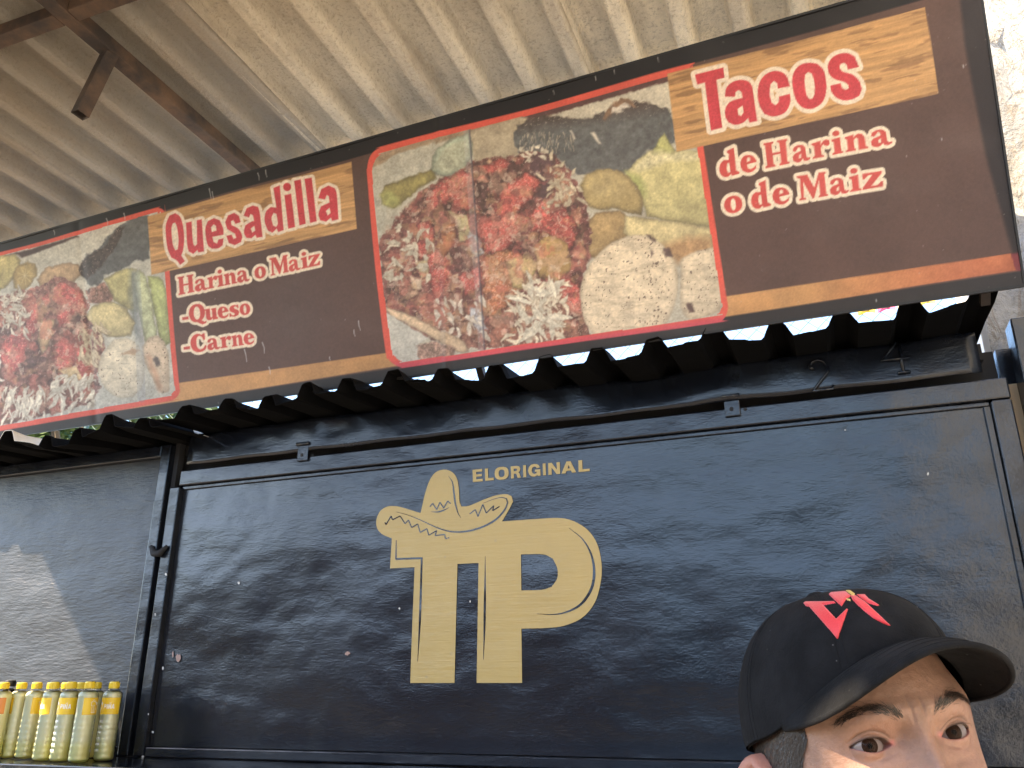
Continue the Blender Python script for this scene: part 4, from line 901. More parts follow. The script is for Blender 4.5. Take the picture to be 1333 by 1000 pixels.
gw = thing('bounce_wall', (.5, 5.9, 0), 'cream painted wall added out of sight behind the kiosk to bounce sunlight', 'wall')
MB().box((-2.6, 5.75, 0), (3.6, 5.95, 3.25)).build('wall', plain('cream_paint', (.76, .65, .47), .9, bump=.4, scale=6), gw)  # hidden reflector, added to light the canopy from behind the banner
MB().box((-2.65, 5.70, 3.252), (3.65, 6.0, 3.34)).build('coping', M_CEM, gw, bevel=.01)

# wire mesh fence beyond the kiosk roof
fence = thing('wire_fence', (-1.5, 5.4, 0), 'thin wire mesh fence showing in the bright gap below the banner', 'fence')
M_WIRE = plain('green_wire', (.05, .10, .085), .5)
for x in (-6.2, -3.4, -.6, 1.2):
    MB().tube([(x, 5.4, 0), (x, 5.4, 4.6)], .02, 8).build('fence_post', M_WIRE, fence)
m = MB(); st = .11
for k in range(int(7.4/st)):
    x = -6.2+k*st
    for s_ in (1, -1):
        pts = [(x+s_*(i % 2)*st, 5.4+.004*s_, 3.5+i*.10) for i in range(11)]
        for i in range(10): m.tube([pts[i], pts[i+1]], .0022, 3, False)
mo = m.build('mesh_wires', M_WIRE, fence); tag(mo, kind='stuff')
# faded bunting flags at the right end of the gap
FC = [((.75, .55, .08), 'yellow'), ((.62, .12, .28), 'pink'), ((.72, .66, .5), 'cream'), ((.78, .60, .15), 'yellow')]
for k, (cc, nm) in enumerate(FC):
    q = atY(1128+k*26, 399-k*4, 3.1); x, z = q[0], q[2]
    m = MB(); m.add([(x-.035, 3.1, z+.03), (x+.03, 3.1, z+.035), (x+.028, 3.105, z-.03), (x, 3.12, z-.015), (x-.033, 3.105, z-.032)], [(0, 1, 2, 3, 4)])
    o = m.build('bunting_flag', plain('flag_'+nm, cc, .8), None, solid=.001, loc=(x, 3.1, z))
    lab = {0: 'small yellow paper flag, first of the bunting from the banner photograph side', 1: 'small pink paper flag in the bunting above the kiosk roof', 2: 'small cream paper flag in the bunting above the kiosk roof', 3: 'small yellow paper flag, the one closest to the plaster wall'}[k]
    tag(o, lab, 'flag', 'bunting flags behind the gap')
q0 = atY(1100, 392, 3.1); q1 = atY(1240, 375, 3.1)
tag(MB().tube([(q0[0]-1.6, 3.1, q0[2]+.15), (q0[0], 3.1, q0[2]+.04), (q1[0]-.05, 3.1, q1[2]+.03), (.56, 3.1, q1[2]+.04)], .003, 5).build('string', plain('cord', (.4, .38, .33), .8)), 'thin cord carrying paper flags behind the kiosk roof', 'string')

# buildings across the lane, behind the photographer (they show in the gloss)
def house(x0, x1, y0, y1, h, wall, label):
    hs = thing('lane_house', ((x0+x1)/2, y1, 0), label, 'house', 'houses across the lane')
    MB().box((x0, y0, 0), (x1, y1, h)).build('wall', wall, hs)
    MB().box((x0-.08, y0-.08, h), (x1+.08, y1+.08, h+.14)).build('roof', M_CEM, hs, bevel=.01)
    n = max(1, int((x1-x0)/2.2)); wd_ = (x1-x0)/n
    for i in range(n):
        cx = x0+wd_*(i+.5)
        fr = MB().box((cx-.55, y1+.002, 1.1), (cx+.55, y1+.05, 2.3)).build('window', M_DSTEEL, hs)
        MB().box((cx-.49, y1+.052, 1.16), (cx-.02, y1+.058, 2.24)).build('pane', M_PANE, fr); MB().box((cx+.02, y1+.052, 1.16), (cx+.49, y1+.058, 2.24)).build('pane', M_PANE, fr)
    dx = x0+.75
    MB().box((x0+.05, y1+.002, .0), (x0+.10, y1+.06, h-.1)).build('downpipe', M_DSTEEL, hs)
    return hs
M_PANE = plain('window_glass', (.02, .025, .03), .08)
house(-19, -10.5, -14.5, -9.2, 3.6, plain('ochre_plaster', (.36, .25, .14), .9, bump=.4), 'ochre plastered house across the lane')
house(-10.1, -3.2, -14.5, -9.0, 3.9, plain('brick_plaster', (.22, .11, .08), .9, bump=.4), 'brick red house across the lane')
house(-2.6, 5.5, -14.5, -9.4, 3.3, plain('blue_plaster', (.16, .20, .24), .9, bump=.4), 'blue grey house across the lane')
# ================================================================== BOTTLES ON THE COUNTER
def t_liquid():
    t = NT('pineapple_drink'); sx = t.n.new('ShaderNodeSeparateXYZ'); t.l(t.tc.outputs['Object'], sx.inputs[0])
    h = t.math('ADD', sx.outputs['Z'], t.math('MULTIPLY', t.math('SUBTRACT', t.noise(60, 3), .5), .02))
    pulp = t.ramp(t.math('MULTIPLY', h, 5.), [(.0, (.95, .90, .36)), (.20, (.96, .93, .42)), (.30, (.93, .93, .62)), (.55, (.94, .94, .66)), (.80, (.96, .95, .64)), (1, (.96, .95, .64))])
    gr = t.noise(260, 3); c = t.mix(t.math('MULTIPLY', gr, .25), pulp, (.70, .68, .34))
    t.set(c, .3); out = t.n['Material Output']; tl = t.n.new('ShaderNodeBsdfTranslucent'); t.l(c, tl.inputs[0]); mx = t.n.new('ShaderNodeMixShader'); mx.inputs[0].default_value = .3
    t.l(t.b.outputs[0], mx.inputs[1]); t.l(tl.outputs[0], mx.inputs[2]); t.l(mx.outputs[0], out.inputs[0]); return t.m
def t_shell():
    t = NT('clear_plastic'); t.n.remove(t.b); out = t.n['Material Output']
    tr = t.n.new('ShaderNodeBsdfTransparent'); tr.inputs[0].default_value = (.99, .995, .985, 1); gl = t.n.new('ShaderNodeBsdfGlossy'); gl.inputs['Roughness'].default_value = .06
    fr = t.n.new('ShaderNodeFresnel'); fr.inputs[0].default_value = 1.5; mx = t.n.new('ShaderNodeMixShader')
    t.l(fr.outputs[0], mx.inputs[0]); t.l(tr.outputs[0], mx.inputs[1]); t.l(gl.outputs[0], mx.inputs[2]); t.l(mx.outputs[0], out.inputs[0]); return t.m
M_LIQ, M_SHELL = t_liquid(), t_shell()
M_CAPY = plain('yellow_cap', (.68, .50, .025), .38, var=.06); M_LAB = plain('yellow_label', (.72, .48, .02), .4, var=.08)
M_WHT = plain('white_print', (.80, .79, .74), .5, var=.05); M_COLA = plain('cola', (.012, .008, .007), .15); M_CAPK = plain('black_cap', (.012, .012, .013), .4); M_LABO = plain('orange_label', (.62, .22, .04), .4)
BH = .225
def bprof(off=0., hi=.2):
    p = [(.020, .001), (.0262, .003), (.0285, .009)]
    z = .012
    while z < .124: p.append((.0288-.0010*(.5-.5*cos(2*pi*(z-.012)/.016)), z)); z += .004
    p += [(.0282, .126), (.0279, .130), (.0279, .178), (.0284, .182), (.0280, .187), (.0245, .1935), (.0175, .1985), (.0132, .2015), (.0128, .206)]
    p = [(max(.001, r-off), zz+(off if zz < .01 else 0)) for r, zz in p if zz <= hi]
    return p
def label_patch(m, a0, a1, z0, z1, r, n=22):
    P_ = [[(r*sin(a0+(a1-a0)*j/n), -r*cos(a0+(a1-a0)*j/n), z0+(z1-z0)*i) for j in range(n+1)] for i in (0, 1)]; m.grid(P_)
def make_bottle(liq, capm, labm, marks=True):
    b = thing('juice_bottle', (0, 0, 0), 'x', 'bottle')
    sh_ = MB().lathe(bprof(), n=28).build('shell', M_SHELL, b, smooth=True)
    MB().lathe(bprof(.0012, .1975), n=28).build('drink', liq, b, smooth=True)
    m = MB(); m.lathe([(.0142, .2035), (.0147, .205), (.0147, .219), (.0138, .2225), (.010, .2235)], n=28)
    c = m.build('screw_cap', capm, b, smooth=False)
    m = MB()
    for k in range(28):
        a = 2*pi*k/28; m.bar((.0149*cos(a), .0149*sin(a), .2055), (.0149*cos(a), .0149*sin(a), .2185), .0011, .0011, up=(cos(a), sin(a), 0))
    m.build('cap_grip', capm, c)
    m = MB(); m.lathe([(.0158, .2000), (.0158, .2022)], n=24); m.build('neck_ring', M_SHELL, b)
    R0 = .0286
    m = MB(); label_patch(m, -1.75, 1.75, .1305, .1775, R0); lab = m.build('label', labm, b, smooth=True)
    # PIÑA and a hat emblem in white, lying on the label
    m = MB(); cyl = lambda u, z: (((R0+.0004)*sin(u/R0)), -(R0+.0004)*cos(u/R0), z)
    sl_ = [('P', .003, .010), ('I', .0115, .0140), ('N', .0157, .0236), ('A', .0248, .0335)]
    for ch, a, bb in sl_:
        loops = [[(a+(bb-a)*u, v) for u, v in l] for l in CAPS[ch]]
        m.poly(loops, lambda u, v: cyl(u, .146+.0135*v))
    m.poly([[(.0165, 1.16), (.0185, 1.28), (.0205, 1.2), (.0228, 1.3), (.0232, 1.2), (.0205, 1.1), (.0185, 1.18)]], lambda u, v: cyl(u, .146+.0135*v))
    def em(x, y): return cyl(-.024+(x-470)/330*.026, .1765-(y-580)/320*.0255-.020*.9)
    q = smooth_loop(zc(outl, *LZ), True, 2)
    ring = MB()
    for i in range(len(q)):
        a, bb = np.array(q[i-1]), np.array(q[i]); d = (bb-a)/max(1e-6, np.hypot(*(bb-a))); nn = np.array([-d[1], d[0]])*6
        f = lambda P__: cyl(-.030+(P__[0]-480)/310*.027, .1735-(P__[1]-605)/290*.038)
        m.add([f(a+nn), f(bb+nn), f(bb-nn), f(a-nn)], [(0, 1, 2, 3)])
    m.poly([[(600+34*cos(a)+118, 700+34*sin(a)) for a in np.linspace(0, 2*pi, 12, endpoint=False)]], lambda x, y: cyl(-.030+(x-480)/310*.027, .1735-(y-605)/290*.038))
    m.build('label_print', M_WHT, lab)
    if marks:
        m = MB()
        for z in (.030, .046, .062, .078, .094, .110):
            for (u0, u1) in ((-.010, -.0075), (-.004, .000), (.001, .005)):
                m.add([cyl(u0, z), cyl(u1, z), cyl(u1, z+.0052), cyl(u0, z+.0052)], [(0, 1, 2, 3)])
            m.add([cyl(-.004, z-.003), cyl(.008, z-.003), cyl(.008, z-.0022), cyl(-.004, z-.0022)], [(0, 1, 2, 3)])
        for v_i in range(len(m.v)):
            x, y, z = m.v[v_i]; m.v[v_i] = (x*1.012, y*1.012, z)
        m.build('volume_marks', M_WHT, b)
    return b
proto = make_bottle(M_LIQ, M_CAPY, M_LAB)
spots = [((11, 987.5), -1.45, 'bottle of pale pineapple drink whose yellow label reads PIÑA, next to the dark bottle'),
         ((31, 988.5), 2.4, 'bottle of cloudy pineapple drink with its label turned away, beside the PIÑA label'),
         ((54, 991), -.95, 'front bottle of pineapple drink whose label shows only the start of PIÑA'),
         ((76.5, 992), -.05, 'bottle of pineapple drink with the hat emblem label, crowded between two others'),
         ((101, 993.5), 2.2, 'bottle of pineapple drink with thick pulp settled at the bottom and no label in view'),
         ((134, 991), -.05, 'bottle of pineapple drink standing apart with a hat emblem on its yellow label')]
back = [((67.6, 893.5), 1.5), ((86.4, 893), 2.9), ((106, 893.4), 2.0), ((125.4, 894.5), -1.9)]
first = True
for (p, rz, lab) in spots:
    o = proto if first else copy_tree(proto); first = False
    q = atZ(*p, CT); o.location = (q[0], q[1], CT+.0005); o.rotation_euler.z = rz; tag(o, lab, 'bottle', 'yellow capped drink bottles on the counter')
for i, ((cx, cy), rz) in enumerate(back):
    o = copy_tree(proto); q = atY(cx, cy, 2.185); o.location = (q[0], q[1], CT+.0005); o.rotation_euler.z = rz
    tag(o, 'yellow capped drink bottle half hidden in the back row against the door', 'bottle', 'back row of drink bottles')
o = make_bottle(M_LIQ, M_CAPY, M_LABO, False); q = atZ(-13, 989, CT); o.location = (q[0], q[1], CT+.0005); o.rotation_euler.z = -.4
tag(o, 'drink bottle with an orange label at the end of the counter', 'bottle')
o = make_bottle(M_COLA, M_CAPK, M_CAPK, False); q = atY(13, 892, 2.19); o.location = (q[0], q[1], CT+.0005); o.scale = (1.12, 1.12, 1.04)
tag(o, 'dark drink bottle with a black cap behind the PIÑA bottle', 'bottle')
bpy.context.view_layer.update()
# ================================================================== PERSON
HT = Vector((.0349, .7101, 1.5474)); HYAW, HPIT, HROL = radians(26), radians(-6), radians(-7.6)
HR = Matrix.Rotation(HYAW, 3, 'Z') @ Matrix.Rotation(HPIT, 3, 'X') @ Matrix.Rotation(HROL, 3, 'Y')
def hw(p): return HT+HR @ Vector(p)          # head frame -> world (face looks along -y, x = the viewer's right)
HRn = np.array(HR); HTn = np.array(HT)
person = thing('person', (.06, .82, .09), 'man in a black cap with red embroidery, leaning into view before the shutter', 'person')
# ---- head as one dense surface around a vertical axis
AX = .085
th = np.concatenate([np.radians(np.arange(-180, -62, 3.)), np.radians(np.arange(-62, 62, .36)), np.radians(np.arange(62, 180.01, 3.))])
zz = np.concatenate([np.arange(-.128, -.042, .004), np.arange(-.042, .036, .0006), np.arange(.036, .1175, .004), [.1179]])
TH, ZZ = np.meshgrid(th, zz)
zt = [-.130, -.118, -.10, -.08, -.06, -.04, -.02, 0, .02]
fa = [.012, .036, .051, .060, .067, .0715, .0745, .0757, .0760]; ff = [.05, .090, .095, .0945, .094, .0925, .0930, .0955, .1000]; fb = [.03, .055, .06, .066, .075, .085, .093, .098, .1000]
kk = np.sqrt(np.clip(1-((ZZ-.02)/.098)**2, 0, 1))
up_ = ZZ > .02
A_ = np.where(up_, .0760*kk, np.interp(ZZ, zt, fa)); Bf = np.where(up_, .1000*kk, np.interp(ZZ, zt, ff)); Bb = np.where(up_, .1000*kk, np.interp(ZZ, zt, fb))
sn, cs = np.sin(TH), np.cos(TH); e_ = 2/2.35
cut = 1-.07*np.clip((ZZ-.024)/.02, 0, 1); A_ = A_*cut; Bf = Bf*(1-.5*(1-cut)); Bb = Bb*cut
hx = A_*np.sign(sn)*np.abs(sn)**e_; hy = AX-np.where(cs > 0, Bf*np.abs(cs)**e_, -Bb*np.abs(cs)**e_); hz = ZZ.copy()
wf = np.clip(cs, 0, 1)**.4
def gs(x0, z0, sx, sz): return np.exp(-((hx-x0)/sx)**2-((hz-z0)/sz)**2)
dy = np.zeros_like(hx)
for s_ in (-1, 1):
    dy += -.0045*gs(s_*.028, .0175, .020, .0075)-.0025*gs(s_*.042, .012, .012, .008)      # brow ridge
    dy += .0075*gs(s_*.031, -.001, .0165, .0115)+.0045*gs(s_*.0135, .003, .006, .008)      # socket, inner corner
    dy += -.0055*gs(s_*.044, -.034, .020, .014)+.002*gs(s_*.030, -.018, .014, .004)        # cheekbone, under-eye fold
    dy += -.0085*gs(s_*.0125, -.050, .006, .0075)
nzw = np.interp(hz, [-.062, -.050, -.03, -.01, .004, .016, .03], [.000, .024, .0200, .0125, .0070, .0025, 0]); nsx = np.interp(hz, [-.06, -.045, -.02, .0, .02], [.013, .0125, .0095, .0085, .012])
dy += -nzw*np.exp(-(np.abs(hx)/nsx)**2.4)
dy += -.0012*gs(0, .045, .03, .012)+.0012*gs(.004, .020, .0013, .009)+.0011*gs(-.005, .019, .0013, .009)    # frown lines
dy += -.008*gs(0, -.078, .020, .006)-.009*gs(0, -.088, .018, .006)+.003*gs(0, -.083, .022, .0018)-.006*gs(0, -.112, .018, .010)
hy = hy+dy*wf
spots_ = [(-.052, .030), (.018, .036), (-.026, -.030), (.049, -.022), (-.060, -.010), (.006, .041)]
EX, EYC, ER = .0328, .0098, .0120
col = np.ones(hx.shape+(3,))*np.array([.255, .145, .100])
mot = fbm(hx*220+40, hz*220+40, 401, 4)[..., None]; mo2 = fbm(hx*900+9, hz*900+9, 421, 3)[..., None]; mo3 = fbm(hx*60+3, hz*60+3, 431, 3)[..., None]; col = col*(.80+.30*mot)*(.90+.20*mo2)*(.74+.52*mo3)
red = (gs(0, -.045, .018, .022)+.7*gs(-.045, -.035, .022, .016)+.7*gs(.045, -.035, .022, .016))[..., None]; col = col*(1-.30*np.clip(red, 0, 1))+np.array([.34, .155, .135])*.30*np.clip(red, 0, 1)
for s_ in (-1, 1):
    dx, dz = (hx-s_*EX)*s_, hz-.0          # dx>0 towards the temple
    rr = dx**2+dz**2; on = (cs > 0)
    RL = .01365
    lid = EYC-np.sqrt(np.clip(RL**2-rr, 0, None)); k_ = .0022
    inside = (rr < RL**2) & on
    h_ = np.clip(.5+.5*(hy-lid)/k_, 0, 1); sm = hy*(1-h_)+lid*h_-k_*h_*(1-h_)
    hy = np.where(inside, sm, hy)
    tx = dx/.0138; zu = .0050*(1-np.clip(np.abs(tx-.06), 0, 1)**2.2)+.0006*tx; zl = -.0045*(1-np.clip(np.abs(tx+.05), 0, 1)**2.0)+.0006*tx
    d_up = zu-dz; d_lo = dz-zl; op = np.minimum(d_up, d_lo); op = np.where(np.abs(tx) < 1, op, -.01)
    hole = on & (op > 0) & (rr < .0004)
    hy = np.where(hole, hy+np.clip(op/.0007, 0, 1)*.0062, hy)
    crease = np.exp(-((dz-zu-.0036-.0010*(1-tx**2))/.0009)**2)*np.exp(-(tx/1.05)**6)*on; hy = hy+.0014*crease
    low = np.exp(-((dz-zl+.0050)/.0013)**2)*np.exp(-(tx/.95)**6)*on; hy = hy+.0006*low
    near = np.exp(-(rr/.018**2)**1.5)*on
    col = col*(1-.24*near[..., None])+np.array([.26, .125, .095])*.24*near[..., None]
    ed = np.exp(-(np.clip(np.abs(dz-zu), 0, 1)/.0012)**2)*(np.abs(tx) < 1.04)*on; col = col*(1-.85*ed[..., None])+np.array([.03, .018, .014])*.85*ed[..., None]
    el = np.exp(-(np.abs(dz-zl)/.0008)**2)*(np.abs(tx) < 1)*on; col = col*(1-.6*el[..., None])+np.array([.26, .09, .08])*.6*el[..., None]
    cn = np.exp(-((dx+.0140)/.0022)**2-(dz/.0020)**2)*on; col = col*(1-.8*cn[..., None])+np.array([.42, .13, .11])*.8*cn[..., None]
    col = col*(1-.35*crease[..., None])
for (sx_, sz_) in spots_:
    d_ = np.exp(-((hx-sx_)**2+(hz-sz_)**2)/.0009**2)*(cs > 0); col = col*(1-.5*d_[..., None])+np.array([.12, .06, .045])*.5*d_[..., None]
stub = np.clip((-.055-hz)/.02, 0, 1)*np.clip(cs+.5, 0, 1)*(1-gs(0, -.045, .016, .012)); col = col*(1-.35*stub[..., None])+np.array([.10, .07, .06])*.35*stub[..., None]
lp = gs(0, -.083, .022, .008); col = col*(1-.5*lp[..., None])+np.array([.36, .13, .12])*.5*lp[..., None]
HV = np.stack([hx, hy, hz], -1); nr, nc = hx.shape
WV = HV.reshape(-1, 3)@HRn.T+HTn
faces = [(i*nc+j, i*nc+j+1, (i+1)*nc+j+1, (i+1)*nc+j) for i in range(nr-1) for j in range(nc-1)]
hb = BVHTree.FromPolygons([tuple(v) for v in HV.reshape(-1, 3)], faces)
def on_face(x, z):
    h = hb.ray_cast(Vector((x, -.2, z)), Vector((0, 1, 0))); return (h[0], h[1]) if h[0] is not None else (Vector((x, .0, z)), Vector((0, -1, 0)))
# ---- neck, torso, arms and hands grown with a skin modifier, joined to the head in one mesh
FW = Vector((sin(radians(16)), -cos(radians(16)), 0)); RT = Vector((cos(radians(16)), sin(radians(16)), 0)); UP = Vector((0, 0, 1))
NB = hw((0, .098, -.10)); SHO = Vector((.075, .86, 1.335))
def bp(r, f, z): return tuple(Vector((NB.x+.006, NB.y+.012, 0))+RT*r+FW*f+UP*z)
def skin_obj(verts, edges, radii, root, sub=2):
    me_ = bpy.data.meshes.new('skin'); me_.from_pydata([tuple(v) for v in verts], edges, []); o_ = bpy.data.objects.new('skin', me_); COL.objects.link(o_)
    md = o_.modifiers.new('s', 'SKIN'); md.use_smooth_shade = True
    for i, r_ in enumerate(radii): me_.skin_vertices[0].data[i].radius = (r_, r_) if not isinstance(r_, tuple) else r_
    me_.skin_vertices[0].data[root].use_root = True
    ms = o_.modifiers.new('d', 'SUBSURF'); ms.levels = ms.render_levels = sub
    dg = bpy.context.evaluated_depsgraph_get(); ev = o_.evaluated_get(dg); m2 = bpy.data.meshes.new_from_object(ev); 
    V_ = [tuple(v.co) for v in m2.vertices]; F_ = [tuple(p.vertices) for p in m2.polygons]
    bpy.data.objects.remove(o_, do_unlink=True); return V_, F_
bv = [bp(0,0,.92), bp(0,.01,1.08), bp(0,.015,1.22), bp(0,.0,1.33), tuple(Vector(bp(0,.006,1.385))), tuple(NB+Vector((0,0,.012)))]
be = [(0,1),(1,2),(2,3),(3,4),(4,5)]; br = [(.135,.085),(.125,.08),(.135,.088),(.10,.065),.056,.056]
def chain(pts, rads, frm):
    a = frm
    for p_, r_ in zip(pts, rads): bv.append(p_); br.append(r_); be.append((a, len(bv)-1)); a = len(bv)-1
    return a
for s_ in (-1, 1):
    a = chain([bp(s_*.17, 0, 1.315), bp(s_*.215, -.02, 1.20), bp(s_*.245, -.035, 1.02), bp(s_*.255, .06, .80), bp(s_*.255, .075, .755)], [.062, .052, .042, .029, .031], 3)
    pal = chain([bp(s_*.252, .085, .705)], [.034], a)
    for k, (ox, ln_) in enumerate(((.030, .070), (.010, .080), (-.011, .074), (-.030, .058))):
        chain([bp(s_*.250, .085+ox, .668), bp(s_*.244, .090+ox, .668-ln_*.5), bp(s_*.232, .092+ox, .668-ln_)], [.0095, .0088, .0072], pal)
    chain([bp(s_*.235, .118, .715), bp(s_*.222, .128, .680)], [.011, .009], a)
    chain([bp(s_*.09, 0, .86), bp(s_*.10, .02, .50), bp(s_*.10, 0, .17), bp(s_*.105, .09, .125), bp(s_*.105, .14, .118)], [(.095,.10), (.066,.07), (.042,.048), (.036,.034), (.030,.022)], 0)
BV, BF = skin_obj(bv, be, br, 0)
# ears
def ear(s_):
    c0 = Vector((s_*.0745, .094, -.026)); n = 20; rows = []
    for r_, off in ((1.0, .000), (1.0, .010), (.90, .015), (.72, .011), (.5, .006), (.15, .003)):
        row = []
        for k in range(n+1):
            a = 2*pi*k/n; w_ = .0175+.004*sin(a); row.append((c0.x+s_*(off+.010*max(0, cos(a))*r_), c0.y+.004+w_*cos(a)*r_+.006*sin(a)*r_, c0.z+.032*sin(a)*r_*(1 if sin(a) > 0 else .95)))
        rows.append(row)
    return np.array(rows)
allV = [tuple(v) for v in WV]; allF = list(faces); vcol = [tuple(c) for c in col.reshape(-1, 3)]
for s_ in (-1, 1):
    E_ = ear(s_); a, b = E_.shape[:2]; o0 = len(allV); allV += [tuple(hw(p_)) for p_ in E_.reshape(-1, 3)]; vcol += [(.34, .15, .105)]*(a*b)
    allF += [(o0+i*b+j, o0+i*b+j+1, o0+(i+1)*b+j+1, o0+(i+1)*b+j) for i in range(a-1) for j in range(b-1)]
o0 = len(allV); allV += BV; allF += [tuple(i+o0 for i in f) for f in BF]; vcol += [(.255, .145, .100)]*len(BV)
m = MB(); m.v = allV; m.f = allF
t = NT('skin'); at = t.n.new('ShaderNodeAttribute'); at.attribute_name = 'tone'
sp1 = t.noise(900, 3, .6); sp2 = t.noise(220, 4, .6)
M_SKIN = t.set(at.outputs['Color'], t.mix(sp2, .46, .66), 0, t.bump(sp1, .35, .0006, t.bump(sp2, .4, .002)), **{'Subsurface Weight': .18, 'Subsurface Radius': (.010, .004, .002), 'Subsurface Scale': .5})
bodyo = m.build('body', M_SKIN, person, smooth=True); fix_normals(bodyo)
ca = bodyo.data.color_attributes.new('tone', 'FLOAT_COLOR', 'POINT'); ca.data.foreach_set('color', np.concatenate([np.array(vcol), np.ones((len(vcol), 1))], 1).ravel().astype(np.float32))
# ---- eyes looking towards the phone
camh = HR.transposed() @ (Vector(CAMP)-HT)
M_EYEW = plain('eye_white', (.20, .163, .155), .18, var=.12, scale=300); M_IRIS = plain('iris', (.022, .011, .007), .15, var=.5, scale=900); M_PUP = plain('pupil', (.003, .003, .003), .05)
M_IRIS.node_tree.nodes['Principled BSDF'].inputs['Specular IOR Level'].default_value = 0; M_PUP.node_tree.nodes['Principled BSDF'].inputs['Specular IOR Level'].default_value = 0
M_COR = M_SHELL.copy(); M_COR.node_tree.nodes['Fresnel'].inputs[0].default_value = 1.16; M_COR.name = 'cornea'
for s_ in (-1, 1):
    c_ = Vector((s_*EX, EYC, 0)); g = ((camh-c_).normalized()*.42+Vector((0, -1, .02))*.58).normalized(); ux = g.orthogonal().normalized(); uy = g.cross(ux)
    def cap_(r_, a0, a1, n=24, k=6):
        m_ = MB(); rows = [[tuple(hw(c_+(g*cos(a0+(a1-a0)*i/k)+(ux*cos(2*pi*j/n)+uy*sin(2*pi*j/n))*sin(a0+(a1-a0)*i/k))*r_)) for j in range(n+1)] for i in range(k+1)]; return m_.grid(rows)
    eye = cap_(ER, .49, pi, k=14).build('eye', M_EYEW, person, smooth=True)
    cap_(ER*.992, .165, .50).build('iris', M_IRIS, eye, smooth=True); cap_(ER*.985, .0, .165, k=3).build('pupil', M_PUP, eye, smooth=True)
    m_ = MB(); rows = []
    for i in range(9):
        a = .52*i/8; rr_ = ER*(1.004+.055*(1-(i/8)**2)); rows.append([tuple(hw(c_+(g*cos(a)+(ux*cos(2*pi*j/24)+uy*sin(2*pi*j/24))*sin(a))*rr_)) for j in range(25)])
    m_.grid(rows).build('cornea', M_COR, eye, smooth=True)
# ---- brows, lashes and short hair as strands
M_HAIR = plain('dark_hair', (.022, .014, .010), .45, var=.4, scale=200)
R_ = random.Random(5)
def strand(m_, p, d, n_, ln_, w_, lift=.25):
    d = (d-n_*d.dot(n_)).normalized(); s1 = n_.cross(d)*w_; q = p+d*ln_*.5+n_*ln_*lift*.5; e = p+d*ln_+n_*ln_*lift*.4
    m_.add([hw(p-s1), hw(p+s1), hw(q+s1*.8), hw(q-s1*.8), hw(e)], [(0, 1, 2, 3), (3, 2, 4)])
for s_ in (-1, 1):
    m_ = MB()
    for k in range(330):
        u_ = R_.random(); bx = .0115+u_*.040; bz = .0155+.0095*sin(min(1, u_/.72)*pi/2)-.006*max(0, u_-.62)/.38; th_ = .0036*min(1, .45+u_*2)*(1-.6*u_)+.0006
        x_ = s_*bx; z_ = bz+R_.gauss(0, .55)*th_; p, n_ = on_face(x_, z_)
        n_ = n_ if n_.y < 0 else -n_
        d = Vector((s_*(.45+.55*min(1, u_*2)), 0, .9-1.4*u_+R_.gauss(0, .25))); strand(m_, p, d, n_, R_.uniform(.0045, .0095), .00013)
    m_.build('eyebrow', M_HAIR, person)
for s_ in (-1, 1):
    m_ = MB()
    for k in range(70):
        tx = -1+2*k/69; x_ = EX+tx*.0136; z_ = .0050*(1-min(1, abs(tx-.06))**2.2)+.0006*tx
        r2 = (tx*.0136)**2+z_*z_; y_ = EYC-sqrt(max(1e-8, .0136**2-r2)) if r2 < .0136**2 else .008
        p = Vector((s_*x_, y_-.0003, z_)); strand(m_, p, Vector((s_*(.5*tx), -1, .35)), Vector((0, -.2, 1)), R_.uniform(.004, .0062), .00018, .4)
    m_.build('eyelashes', M_HAIR, person)
m_ = MB()
for k in range(24000):
    a = R_.uniform(radians(58), radians(302)); side = abs((a-pi)); az = a
    zlo = np.interp(degrees(side), [0, 60, 88, 97, 103, 122], [-.075, -.06, -.012, -.026, -.030, .012]); zhi = .045
    z_ = R_.uniform(zlo, zhi)
    i_ = np.searchsorted(zz, z_)-1; aa = a if a <= pi else a-2*pi; j_ = min(nc-1, np.searchsorted(th, aa)); p = Vector(HV[i_, j_])+Vector((0, 0, z_-zz[i_])); jj = np.searchsorted(th, aa)
    j0 = max(0, jj-1); f_ = (aa-th[j0])/max(1e-6, th[min(nc-1, jj)]-th[j0]); p = Vector(HV[i_, j0]*(1-f_)+HV[i_, min(nc-1, jj)]*f_); p.z = z_
    n_ = Vector((p.x/.076**2, (p.y-AX)/.1**2, 0)).normalized()
    strand(m_, p-n_*.0005, Vector((0, .55, -.8+R_.gauss(0, .15)))+Vector((R_.gauss(0, .15), R_.gauss(0, .2), 0)), n_, R_.uniform(.007, .013), .00022, .30)
m_.build('hair', M_HAIR, person)
# ---- clothes
t = NT('grey_cotton'); cn1 = t.noise(500, 2); M_SHIRT = t.set(t.mix(t.noise(6, 4), (.05, .055, .06), (.075, .08, .09)), .9, 0, t.bump(cn1, .3, .001))
sv = [bp(0,0,.80), bp(0,0,.86), bp(0,.01,1.08), bp(0,.015,1.22), bp(0,.0,1.325), bp(0,.004,1.375)]; se = [(0,1),(1,2),(2,3),(3,4),(4,5)]; sr = [(.185,.135),(.185,.135),(.180,.130),(.190,.132),(.150,.100),.074]
for s_ in (-1, 1):
    for p_, r_ in ((bp(s_*.17, 0, 1.318), .069), (bp(s_*.217, -.02, 1.19), .061), (bp(s_*.232, -.027, 1.11), .060)):
        sv.append(p_); sr.append(r_)
    b0 = len(sv)-3; se += [(4, b0), (b0, b0+1), (b0+1, b0+2)]
V_, F_ = skin_obj(sv, se, sr, 0); m = MB(); m.v = V_; m.f = F_; m.build('shirt', M_SHIRT, person, smooth=True)
sv = [bp(0,0,1.02), bp(0,0,.93)]; se = [(0, 1)]; sr = [(.150,.105), (.165,.118)]
